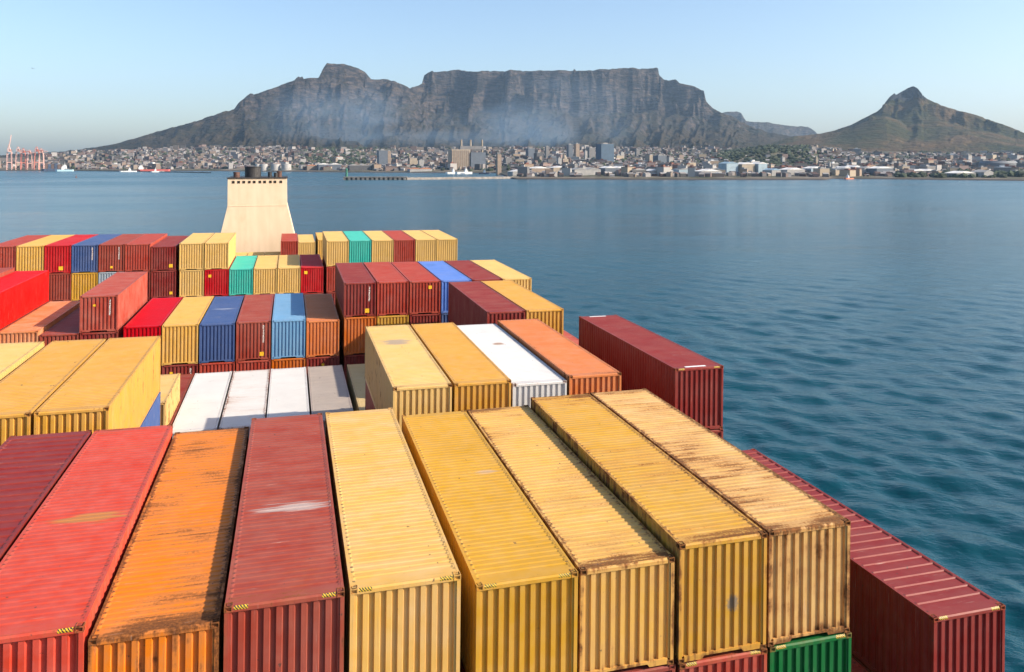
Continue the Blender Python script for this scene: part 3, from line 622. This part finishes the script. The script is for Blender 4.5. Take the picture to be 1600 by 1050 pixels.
def casting(sx, sy, top, h, L=L40):
    """corner fitting with its real openings: top or bottom, end and side"""
    bm = bmesh.new(); bmesh.ops.create_cube(bm, size=1)
    d = Vector((.162, .178, .118))
    for v in bm.verts: v.co = Vector((v.co.x*d.x, v.co.y*d.y, v.co.z*d.z))
    faces = [f for f in bm.faces if f.normal.x*sx > .9 or f.normal.y*sy > .9 or (f.normal.z > .9 if top else f.normal.z < -.9)]
    for f in faces:
        n = f.normal.copy()
        bmesh.ops.inset_individual(bm, faces=[f], thickness=.030)
        r = bmesh.ops.extrude_discrete_faces(bm, faces=[f])
        for g in r['faces']:
            for v in g.verts: v.co -= n*.045
    c = Vector((sx*(CW/2-d.x/2), sy*(L/2-d.y/2), h-d.z/2 if top else d.z/2))
    for v in bm.verts: v.co += c
    me = bpy.data.meshes.new('corner_casting'); bm.to_mesh(me); bm.free(); me.materials.append(M_WALL); return me
def post(sx, sy, h, L=L40):
    x1 = CW/2-.004; x0 = x1-.088; y1 = L/2-.004; y0 = y1-.10
    return MB().box(*sorted((sx*x0, sx*x1)), *sorted((sy*y0, sy*y1)), .118, h-.118).data('corner_post', M_WALL)
def header(sy, h, L=L40):
    x = CW/2-.162; m = MB(); y1 = L/2-.008
    pts = [(sy*(y1-.07), h-.125), (sy*y1, h-.125), (sy*y1, h-.045), (sy*(y1-.035), h-.012), (sy*(y1-.07), h-.012)]
    return m.prism(pts, 'x', -x, x).data('header', M_WALL)
def sill(sy, h, L=L40):
    x = CW/2-.162; m = MB(); y1 = L/2-.008; t = .52
    pts = [(-x, .03), (-t-.06, .03), (-t, .105), (t, .105), (t+.06, .03), (x, .03), (x, .165), (-x, .165)]
    return m.prism(pts, 'y', *sorted((sy*(y1-.08), sy*y1))).data('bottom_sill', M_WALL)
def rail(sx, top, h, L=L40):
    y = L/2-.178; x1 = CW/2-.005; x0 = x1-.06
    z0, z1 = (h-.075, h-.007) if top else (.03, .165)
    return MB().box(*sorted((sx*x0, sx*x1)), -y, y, z0, z1).data('top_rail' if top else 'bottom_rail', M_WALL)
def floor_(h, L=L40):
    m = MB(); m.box(-CW/2+.07, CW/2-.07, -L/2+.09, L/2-.09, .06, .15); return m.data('floor', M_FLOOR)
def hazards(sx, h, L=L40):
    m = MB(); y1 = L/2-.006; a, b = sorted((sx*(CW/2-.19), sx*(CW/2-.47)))
    m.poly([(a, -y1, h-.082), (b, -y1, h-.082), (b, -y1, h-.048), (a, -y1, h-.048)])
    m.poly([(a, -y1+.001, h-.046), (b, -y1+.001, h-.046), (b, -(L/2-.041), h-.0105), (a, -(L/2-.041), h-.0105)])
    return m.data('hazard_marking', M_HAZ, fix=False)
def door(h, L=L40):
    m = MB(); x = CW/2-.09; y = L/2-.05
    for s in (-1, 1):
        a, b = sorted((s*.008, s*x)); m.box(a, b, y-.04, y, .16, h-.12)
        for k in (.3, .8): m.bar((s*x*k, y+.03, .14), (s*x*k, y+.03, h-.12), .017, 6)
    return m.data('door', M_WALL)
PROPS = ('seed', 'rust', 'fade', 'tall', 'long', 'mark_at', 'mark_size', 'mark_tint')
def paint(o, col, pr):
    o.color = (*col, 1)
    for k, v in pr.items(): o[k] = v
    return o
def joined(key, meshes):
    bm = bmesh.new(); mats = []
    for me in meshes:
        off = []
        for mt in me.materials:
            if mt not in mats: mats.append(mt)
            off.append(mats.index(mt))
        k = len(bm.faces); bm.from_mesh(me); bm.faces.ensure_lookup_table()
        for f in bm.faces[k:]: f.material_index = off[min(f.material_index, len(off)-1)]
    out = bpy.data.meshes.new(key); bm.to_mesh(out); bm.free()
    for mt in mats: out.materials.append(mt)
    return out
HEEL = .0122
RS = random.Random(11)
def container(x, y, zb, h, col, label, group=None, detail=2, L=L40, rust=.25, fade=.15, mark=None, haz=True, stick=None, idm=False, wide=False, smudge=None, plate=False):
    """x: left edge of its slot, y: end nearest the bridge, zb: height of its feet over the slot's own tilted plane"""
    xc = x+CW/2; o = empty('shipping_container', (xc, y+L/2, zb)); o.rotation_euler = (0, HEEL, 0)
    tag(o, label, 'container', group)
    pr = dict(seed=RS.uniform(0, 60), rust=rust, fade=fade, tall=h, long=L/2)
    if mark: pr.update(mark_at=[mark[0], mark[1], 0.], mark_size=[1/mark[2], 1/mark[3], 0.], mark_tint=[*mark[4], mark[5]])
    if smudge: pr.update(wall_mark_at=[smudge[0], 0., smudge[1]], wall_mark_size=[1/smudge[2], 0., 1/smudge[3]], wall_mark_tint=[*smudge[4], smudge[5]])
    hk = (round(h, 3), L)
    def part(name, key, fn): return paint(link(name, cached((name, key, hk), fn), o), col, pr)
    if detail == 0:                                       # buried in the stacks: one mesh
        bpy.data.objects.remove(o)
        def whole():
            ms = [front_panel(h, L=L), front_panel(h, True, L), side_panel(h, 1, L), side_panel(h, -1, L), roof_panel(h, L), floor_(h, L)]
            ms += [post(a, b, h, L) for a in (-1, 1) for b in (-1, 1)]+[header(-1, h, L), header(1, h, L), sill(-1, h, L), sill(1, h, L)]+[rail(a, b, h, L) for a in (-1, 1) for b in (True, False)]+[casting(a, b, c, h, L) for a in (-1, 1) for b in (-1, 1) for c in (True, False)]
            return joined('shipping_container', ms)
        o = link('shipping_container', cached(('whole', 0, hk), whole)); o.location = (xc, y+L/2, zb); o.rotation_euler = (0, HEEL, 0)
        tag(o, label, 'container', group); return paint(o, col, pr)
    part('front_panel', 0, lambda: front_panel(h, L=L))
    part('side_panel', 1, lambda: side_panel(h, 1, L)); part('side_panel', -1, lambda: side_panel(h, -1, L))
    part('roof_panel', int(wide), lambda: roof_panel(h, L, .43, .030, .16, .075) if wide else roof_panel(h, L)); part('floor', 0, lambda: floor_(h, L)); part('door', 0, lambda: door(h, L))
    for b in (-1, 1):
        part('header', b, lambda: header(b, h, L)); part('bottom_sill', b, lambda: sill(b, h, L))
        for a in (-1, 1): part('corner_post', (a, b), lambda: post(a, b, h, L))
    for a in (-1, 1):
        for b in (True, False): part('top_rail' if b else 'bottom_rail', a, lambda: rail(a, b, h, L))
    if detail == 2:
        for a in (-1, 1):
            for b in (-1, 1):
                for c in (True, False): part('corner_casting', (a, b, c), lambda: casting(a, b, c, h, L))['rust'] = min(1, rust*1.3+.35)
    else:
        for b in (-1, 1):
            for c in (True, False):
                for a in (-1, 1): part('corner_casting', (a, b, c), lambda: casting(a, b, c, h, L))
    if haz and detail == 2:
        for a in (-1, 1): part('hazard_marking', a, lambda: hazards(a, h, L))
    yf = -L/2+.024
    if stick:
        sx, sz, w_ = stick
        link('sticker', cached(('stick', stick, hk), lambda: MB().box(sx-w_/2, sx+w_/2, yf-.004, yf, sz-w_/2, sz+w_/2).data('sticker', M_STICK)), o)
    if plate:
        for yy in (-L/2+.16, L/2-.30): link('roof_plate', cached(('plate', yy, hk), lambda: MB().box(-.62, .42, yy, yy+.15, h-.009, h-.003).data('roof_plate', M_WHITE)), o)
    if idm:
        link('number_marking', cached(('idm', hk), lambda: MB().box(.66, .76, yf-.004, yf, h*.45, h-.3).data('number_marking', M_ID)), o)
    return o

# ------------------------------------------------------------------ the ship
DECK = EYE-18.0
def slot_x(k): return 1.2+2.53*k-(.28 if k <= -6 else 0) if k <= 0 else 4.0+2.53*(k-1)
def slot_z(k): return DECK-HEEL*(slot_x(k)+CW/2)
ship = empty('container_ship', (-5.2, 60, 0)); tag(ship, 'large container ship carrying stacked containers with a cream funnel', 'ship')
def ship_part(name, me, parent=None):
    o = link(name, me, parent or ship)
    if parent is None: o.matrix_parent_inverse = Matrix.Translation((5.2, -60, 0))
    return o
def hull():
    m = MB(); xl, xr = -29.9, 19.5; out = [(xl, -80), (xr, -80), (xr, 150), (xr-4, 172), (xl+4, 172), (xl, 150)]
    top = DECK-1.6; pts = [(x, y, -6) for x, y in out]+[(x, y, top-HEEL*x) for x, y in out]; n = len(out); m.v += pts
    for i in range(n): m.f.append((i, (i+1) % n, n+(i+1) % n, n+i)); m.mi.append(0)
    m.f.append(tuple(range(n-1, -1, -1))); m.f.append(tuple(range(n, 2*n))); m.mi += [0, 1]
    return m.data('hull', M_HULL, M_STEEL)
ship_part('hull', hull())
BAY = dict(A=17.1, B=31.75, C=46.35, D=61.2, X=75.9, E=90.6, Y=105.3, F=120.0)
for b, y in BAY.items():
    x0, x1 = -29.7, 19.3; m = MB(); za, zb_ = DECK-HEEL*x0, DECK-HEEL*x1
    m.v += [(x0, y-.3, za-1.7), (x1, y-.3, zb_-1.7), (x1, y+12.5, zb_-1.7), (x0, y+12.5, za-1.7), (x0, y-.3, za), (x1, y-.3, zb_), (x1, y+12.5, zb_), (x0, y+12.5, za)]
    m.f += [(0, 3, 2, 1), (4, 5, 6, 7), (0, 1, 5, 4), (1, 2, 6, 5), (2, 3, 7, 6), (3, 0, 4, 7)]; m.mi += [0]*6
    ship_part('hatch_cover', m.data('hatch_cover', M_STEEL))
def funnel():
    t = NT('funnel_paint'); p = t.coord(); x, y, z = t.sep(p)
    n = t.noise(t.vmath('MULTIPLY', p, (1.2, 1.2, .25)), 1., 4); n2 = t.noise(p, .35, 3)
    c = t.mix(t.ramp(n, .3, .7), rgb(.70, .535, .36), rgb(.77, .60, .42)); c = t.mix(t.ramp(n2, .55, .8, 0, .35), c, rgb(.52, .36, .20))
    # welded plate seams
    sx = t.math('ABSOLUTE', t.math('SUBTRACT', t.math('FRACT', t.math('MULTIPLY', x, .62)), .5)); seam = t.ramp(sx, .492, .498, 0, .22)
    c = t.mix(seam, c, rgb(.36, .26, .16)); mat = t.done(c, .5, t.bump(n2, .2, .05))
    cx, y0, y1 = -5.1, 134.8, 146
    S = [(DECK-1.6, 7.5), (EYE-12.6, 5.80), (EYE-7.75, 4.66), (EYE-3.25, 4.62)]
    f = ship_part('funnel', None); m = MB()
    for i in range(3):
        (za, wa), (zb, wb) = S[i], S[i+1]; n = len(m.v)
        m.v += [(cx-wa, y0, za), (cx+wa, y0, za), (cx+wa, y1, za), (cx-wa, y1, za), (cx-wb, y0, zb), (cx+wb, y0, zb), (cx+wb, y1, zb), (cx-wb, y1, zb)]
        m.f += [tuple(n+q for q in s) for s in ((0, 1, 5, 4), (1, 2, 6, 5), (2, 3, 7, 6), (3, 0, 4, 7))]; m.mi += [0]*4
    n = len(m.v); zt = S[-1][0]; wb = S[-1][1]
    m.v += [(cx-wb, y0, zt), (cx+wb, y0, zt), (cx+wb, y1, zt), (cx-wb, y1, zt)]; m.f.append((n, n+1, n+2, n+3)); m.mi.append(0)
    f.data if False else None
    casing = m.data('funnel', mat); bpy.data.objects.remove(f)
    f = ship_part('funnel', casing)
    dark = simple('sooty_steel', (.035, .032, .032), .6, .4, 2); rusty = simple('rusty_pipe', (.12, .06, .045), .8, .4, 2); hole = simple('vent_dark', (.02, .015, .01), .9)
    def sub(name, me): o = link(name, me, f); return o
    sub('weld_seam', MB().box(cx-4.69, cx+4.69, y0-.035, y0+.02, EYE-7.80, EYE-7.70).data('weld_seam', mat))
    sub('top_rim', MB().box(cx-4.75, cx+4.75, y0-.12, y1+.1, zt-.02, zt+.16).data('top_rim', dark))
    for (dx, dy, r, hgt, mt) in ((-3.35, 1.6, .50, .85, rusty), (-.85, 3.2, 1.30, 1.75, dark), (1.9, 1.8, .32, .85, dark), (2.85, 1.7, .30, .72, dark), (3.4, 2.2, .42, .95, rusty)):
        b = MB().cyl(cx+dx, y0+dy, zt+.15, zt+.15+hgt, r, 24).cyl(cx+dx, y0+dy, zt+.15+hgt-.12, zt+.15+hgt+.04, r*1.06, 24)
        sub('exhaust_pipe', b.data('exhaust_pipe', mt))
    for i in range(10):
        xx = cx-3.75+i*.82+.06*math.sin(i*3)
        b = MB()
        b.box(xx-.2, xx+.2, y0-.05, y0-.006, zt-.78, zt-.38, 0).box(xx-.14, xx+.14, y0-.055, y0-.051, zt-.72, zt-.44, 0)
        sub('vent_hole', b.data('vent_hole', hole))
funnel()

# ------------------------------------------------------------------ container colours (paint, not picture values)
P = dict(mustard=(.49, .275, .060), amber=(.53, .285, .075), yellow=(.58, .345, .105), cream=(.60, .395, .150), tan=(.56, .35, .13), maroon=(.20, .031, .028), brown=(.265, .055, .040),
         brick=(.33, .058, .043), coral=(.47, .082, .062), red=(.60, .014, .014), crimson=(.44, .012, .018), orange=(.61, .185, .040), terracotta=(.53, .18, .075), rustorange=(.47, .135, .042),
         white=(.56, .545, .53), grey=(.31, .27, .245), blue=(.055, .092, .21), slate=(.058, .105, .26), sky=(.15, .29, .45), royal=(.11, .20, .50), teal=(.062, .40, .325), green=(.009, .105, .030), steel=(.28, .32, .36), khaki=(.46, .35, .18))
HID = ('dull container buried low in the stacks on the hatch covers', 'containers buried low in the stacks')
def stack(bay, k, tiers, detail=1, **kw):
    """tiers from the hatch cover upward: (height, colour, label or None, options)"""
    z = slot_z(k)+.004
    for t in tiers:
        h, c, lab = t[:3]; op = dict(t[3]) if len(t) > 3 else {}
        y = BAY[bay]+op.pop('dy', 0)+RS.uniform(-.03, .03); x = slot_x(k)+op.pop('dx', 0)+RS.uniform(-.015, .015)
        if lab is None: container(x, y, z, h, P[c], HID[0], HID[1], 0, op.get('L', L40), rust=.2)
        else:
            op.setdefault('detail', detail); op.setdefault('rust', RS.uniform(.1, .35)); op.setdefault('fade', RS.uniform(.05, .3))
            container(x, y, z, h, P[c], lab, **op)
        z += h+.022
B_ = lambda c='maroon', h=HC: (h, c, None)
A = dict(detail=2)
# bay A: the large row in front
stack('A', -5, [B_(), B_(), (ST, 'yellow', 'yellow container tucked outboard of the dark maroon ribbed roof', A)])
stack('A', -4, [B_(), B_(), (HC, 'maroon', 'dark maroon container with ribbed roof beside the coral red one', dict(A, rust=.06, fade=.05, wide=True))])
stack('A', -3, [B_(), B_('blue'), (HC, 'coral', 'coral red container with a yellowish scrape across its roof', dict(A, rust=.20, fade=.05, mark=(.15, -1.0, 1.0, .42, (.36, .19, .05), .7)))])
stack('A', -2, [B_(), B_(), (ST, 'orange', 'bright orange container with dark scuffs on its roof', dict(A, rust=.70, fade=.08, haz=False))])
stack('A', -1, [B_(), B_(), (HC, 'brown', 'brownish red container with a pale scrape across its roof', dict(A, rust=.20, fade=.12, mark=(.25, -1.55, 1.15, .32, (.42, .36, .33), .75)))])
stack('A', 0, [B_(), B_(), (HC, 'yellow', 'clean light yellow container next to the brownish red scraped one', dict(A, rust=.05, fade=.42))])
stack('A', 1, [B_(), B_(), (ST, 'mustard', 'mustard yellow container with crisp ribbed roof and hardly any rust', dict(A, rust=.05, fade=.05, mark=(.6, .2, .5, .2, (.40, .30, .24), .6)))])
stack('A', 2, [B_(), B_(), (ST, 'yellow', 'faded yellow container with rusty corner posts, half shaded by its taller neighbour', dict(A, rust=.50, fade=.2, haz=False))])
stack('A', 3, [B_(), (HC, 'brick', 'brick red container directly under the yellow one with a grey smudge', dict(A, rust=.3)), (HC, 'mustard', 'yellow container with a grey smudge on its end and rusty corners', dict(A, rust=.48, fade=.15, haz=False, smudge=(.28, 1.25, .22, .26, (.16, .14, .12), .85)))])
stack('A', 4, [B_(), (HC, 'green', 'dark green container directly under the heavily rusted yellow one', dict(A, rust=.15, fade=.02)), (HC, 'tan', 'heavily rusted pale yellow container with brown streaks over its roof', dict(A, rust=.72, fade=.35, haz=False))])
stack('A', 5, [(HC, 'brick', 'low brick red container lying in shade between rusted yellow and maroon stacks', dict(A, rust=.15))])
stack('A', 6, [(HC, 'maroon', None), (HC, 'maroon', 'maroon container with bright ribbed roof at the ship\'s side by open water', dict(A, rust=.10, fade=.06, wide=True))])
# bay B
for k, c, l in ((-7, 'mustard', None), (-6, 'cream', 'pale yellow container next to two deeper yellow ones, farthest outboard of the three'), (-5, 'amber', 'amber yellow container with a small dark spot, middle of three yellow ones'), (-4, 'amber', 'amber yellow container with sunlit long side standing on a blue one')):
    second = (HC, 'slate', 'blue container under the sunlit long yellow one', dict(rust=.1)) if k == -4 else B_()
    stack('B', k, [B_(), second, (HC, c, l, dict(A, rust=.2, fade=.12, haz=False))])
for k, c in ((-3, 'grey'), (-2, 'maroon'), (-1, 'brown'), (0, 'maroon')): stack('B', k, [(HC, c, None)])
stack('B', 1, [B_('maroon'), (HC, 'brown', 'purplish brown container under the yellow one with a dark roof stain', dict(rust=.1)), (HC, 'cream', 'pale yellow container with a purple grey stain on its roof', dict(A, rust=.22, fade=.25, haz=False, mark=(.0, 2.0, .9, .7, (.26, .22, .20), .75)))])
stack('B', 2, [B_(), B_(), (HC, 'amber', 'amber container between pale yellow and white roofs', dict(A, rust=.15, fade=.10, haz=False))])
stack('B', 3, [B_(), B_(), (ST+.12, 'white', 'white container with a rust scratch on its roof beside the terracotta one', dict(A, rust=.18, fade=.0, haz=False, mark=(.1, 1.2, .35, .35, (.25, .13, .07), .8)))])
stack('B', 4, [B_(), B_(), (HC, 'terracotta', 'terracotta container next to the white roofed one', dict(A, rust=.25, fade=.15, haz=False))])
stack('B', 5, [(HC, 'maroon', None)])
stack('B', 6, [B_(), B_(), (HC, 'maroon', 'tall maroon container standing apart at the ship\'s side behind rusted yellow roofs', dict(A, rust=.06, fade=.08, haz=True, plate=True))])
# bay C
stack('C', -5, [B_()])
stack('C', -4, [B_(), (1.70, 'cream', 'short low cream container squeezed between long yellow container and white roofs', dict(L=L20, rust=.35, fade=.3, dx=-.05, dy=-.3))])
stack('C', -3, [(HC, 'white', 'white roofed container, outermost of three white ones low in a gap', dict(rust=.12, fade=0.))])
stack('C', -2, [(HC, 'white', 'white roofed container with rusty brown corner, middle of three white ones', dict(rust=.42, fade=0.))])
stack('C', -1, [(HC, 'white', 'clean white roofed container beside the grey roofed one', dict(rust=.06, fade=0.))])
stack('C', 0, [(HC, 'grey', 'grey roofed container low in a gap beside white roofs', dict(rust=.12, fade=.3))])
stack('C', 1, [(HC, 'khaki', 'khaki container lying in deep shade next to the grey roofed one', dict(rust=.15))])
for k in (2, 3): stack('C', k, [B_('brown')])
stack('C', 4, [B_(), B_(), (HC, 'maroon', 'maroon container with shaded long side next to single yellow one', dict(rust=.08, fade=.15))])
stack('C', 5, [B_(), B_(), (HC, 'amber', 'yellow container beside maroon one at the step down to the water', dict(rust=.1, fade=.15))])
stack('C', 6, [B_(), (HC, 'brick', 'red container roof peeping out one tier below the yellow stack', dict(rust=.1))])
# bay D
Q = dict(rust=.12, fade=.12)
stack('D', -11, [B_(), (HC, 'maroon', None)])
stack('D', -10, [B_(), B_(), (HC, 'brown', 'greyish brown container outboard of the tall bright red one', Q)])
stack('D', -9, [B_(), B_(), (ST, 'red', 'bright scarlet container with sunlit long side', dict(rust=.03, fade=.02))])
stack('D', -8, [B_(), (HC, 'terracotta', 'faded salmon container one tier below the scarlet one', dict(rust=.12, fade=.45))])
stack('D', -7, [B_(), (ST, 'brown', 'dark shaded roof container between faded salmon and tall dusky red ones', Q)])
stack('D', -6, [B_(), B_('maroon', ST), (ST, 'brick', 'tall dusky red container with sunlit long side above the crimson roof', dict(rust=.06, fade=.25, idm=True, stick=(-.3, 1.9, .16)))])
stack('D', -5, [B_(), (HC, 'crimson', 'crimson container between tall dusky red one and yellow one', dict(rust=.03, fade=.0))])
stack('D', -4, [(HC, 'maroon', 'maroon container under the single yellow one beside blue', dict(rust=.1, stick=(-.6, 2.3, .2), idm=True)), (HC, 'yellow', 'yellow container between crimson and dark blue ones', dict(rust=.12, fade=.12))])
stack('D', -3, [(HC, 'brick', 'brick red container under the dark blue one', Q), (HC-.06, 'blue', 'dark blue container with a pale seam across its roof', dict(rust=.05, fade=.05, mark=(0, 0, 1.1, .2, (.35, .38, .45), .5)))])
stack('D', -2, [(HC, 'brick', 'brick red container under the maroon one with yellow sticker', Q), (HC, 'brown', 'maroon container with yellow sticker between dark blue and light blue ones', dict(rust=.06, fade=.15, stick=(.6, .45, .30), idm=True))])
stack('D', -1, [(HC, 'rustorange', 'orange red container under the light blue one', Q), (HC, 'sky', 'light blue container half shaded by the tall maroon stack', dict(rust=.1, fade=.1))])
stack('D', 0, [(HC, 'maroon', 'maroon container under the salmon orange one', dict(stick=(.0, 2.3, .2))), (HC-.15, 'terracotta', 'salmon orange container with fully shaded roof beside light blue', dict(rust=.2, fade=.15))])
for k, c2, l2, c, l, op in (
        (1, 'rustorange', 'bright orange container under the first of three tall maroon ones', 'maroon', 'tall maroon container with yellow sticker above the bright orange one', dict(stick=(.55, .45, .32), idm=True)),
        (2, 'mustard', 'yellow container under the middle one of three tall maroon ones', 'brick', 'dusky red container, middle of the three above yellow', {}),
        (3, 'maroon', 'maroon container under the dusky red one with high sticker', 'brick', 'dusky red container with high yellow sticker beside royal blue', dict(stick=(.4, 2.1, .26))),
        (4, 'blue', 'blue container under the royal blue one', 'royal', 'royal blue container among maroon ones with scuffed roof', dict(mark=(-.4, 3.5, .6, .7, (.07, .15, .4), .7))),
        (5, 'maroon', None, 'maroon', 'maroon container between royal blue and pale yellow roofs', {}),
        (6, 'maroon', None, 'cream', 'pale yellow container at the ship\'s side beyond royal blue roof', {})):
    stack('D', k, [B_(), (HC, c2, l2, Q), (ST+.04*(k < 3), c, l, dict(Q, **op))])
# bay E: the row before the funnel
top = {-12: ('brick', 'dusky red container at outboard end of the row before the funnel', {}), -11: ('yellow', 'yellow container next to the crimson one in the row before the funnel', {}), -10: ('crimson', 'crimson container with orange sticker between yellow and navy', dict(stick=(.3, .5, .40))),
       -9: ('blue', 'navy blue container between crimson and brown ones before the funnel', dict(idm=True)), -8: ('brown', 'brown container next to navy blue in the row before the funnel', dict(stick=(.0, .5, .24), idm=True)), -7: ('brick', 'reddish brown container, second one over from navy blue', {}),
       -6: ('maroon', 'deep maroon container with sticker next to two cream ones before the funnel', dict(stick=(.75, .5, .36), h=ST)), -5: ('cream', 'cream yellow container between deep maroon one and another cream one', {}), -4: ('cream', 'cream yellow container with sunlit long side beside the funnel', {}),
       1: ('cream', 'pale yellow container next to the teal one, over maroon', {}), 2: ('teal', 'teal container standing between two yellow ones', {}), 3: ('cream', 'yellow container between teal and maroon ones near the water', {}), 4: ('brick', 'maroon container between yellow ones near the water', {}),
       5: ('cream', 'pale yellow container next to the maroon one, one from the edge', {}), 6: ('cream', 'pale yellow container ending the row before the funnel, at the water side', {})}
sec = {-10: ('brown', 'maroon container under the crimson one'), -9: ('mustard', 'yellow container under the navy blue one'), -8: ('steel', 'grey container under the brown one'), -6: ('maroon', 'deep maroon container with sticker under another deep maroon one'), -5: ('cream', 'cream yellow container under another cream one'),
       -4: ('crimson', 'dark red container under the sunlit cream one'), 1: ('brick', 'dusky red container under pale yellow, partly hidden by the maroon stack')}
for k, (c, l, op) in top.items():
    op = dict(op); h = op.pop('h', HC)
    s2 = (HC, *sec[k], dict(Q, stick=(.75, .5, .3) if k == -6 else ((-.7, 2.2, .3) if k == -4 else None))) if k in sec else B_()
    stack('E', k, [B_(), s2, (h, c, l, dict(Q, **op))])
for k, c, l, op in ((-3, 'teal', 'teal container one tier lower beside two cream ones', {}), (-2, 'cream', 'cream container between teal and half shaded cream one', {}), (-1, 'cream', 'cream container with half shaded roof beside dark red one', {}), (0, 'crimson', 'dark red container with shaded roof and orange sticker', dict(stick=(-.7, 2.3, .34)))):
    stack('E', k, [B_(), (HC, c, l, dict(Q, **op))])
# bay F: just ahead of the funnel
for k in (-5, -4, -3, -2): stack('F', k, [(HC, 'cream', 'cream roofed container lying low at the foot of the funnel', dict(Q, group='low cream containers at the funnel foot'))])
stack('F', -1, [B_(), (HC, 'brick', 'small looking dusky red container right beside the funnel', Q)])
stack('F', 0, [B_(), (HC-.2, 'cream', 'pale yellow container next to the dusky red one by the funnel', Q)])
stack('F', 1, [B_(), (HC+.1, 'yellow', 'yellow container mostly hidden behind the row before the funnel', Q)])

# ------------------------------------------------------------------ haze
def haze():
    m = MB().box(-15500, 15500, -15500, 16500, -1.5-5, 1350); o = link('haze', None)
    bpy.data.objects.remove(o)
    mt = bpy.data.materials.new('haze_air'); mt.use_nodes = True; nt = mt.node_tree; nt.nodes.remove(nt.nodes['Principled BSDF'])
    v = nt.nodes.new('ShaderNodeVolumePrincipled'); v.inputs['Color'].default_value = (.52, .74, 1, 1); v.inputs['Density'].default_value = 2.4e-5; v.inputs['Anisotropy'].default_value = .2
    nt.links.new(v.outputs[0], nt.nodes['Material Output'].inputs['Volume'])
    tag(link('haze', m.data('haze', mt)), kind='stuff')
haze()
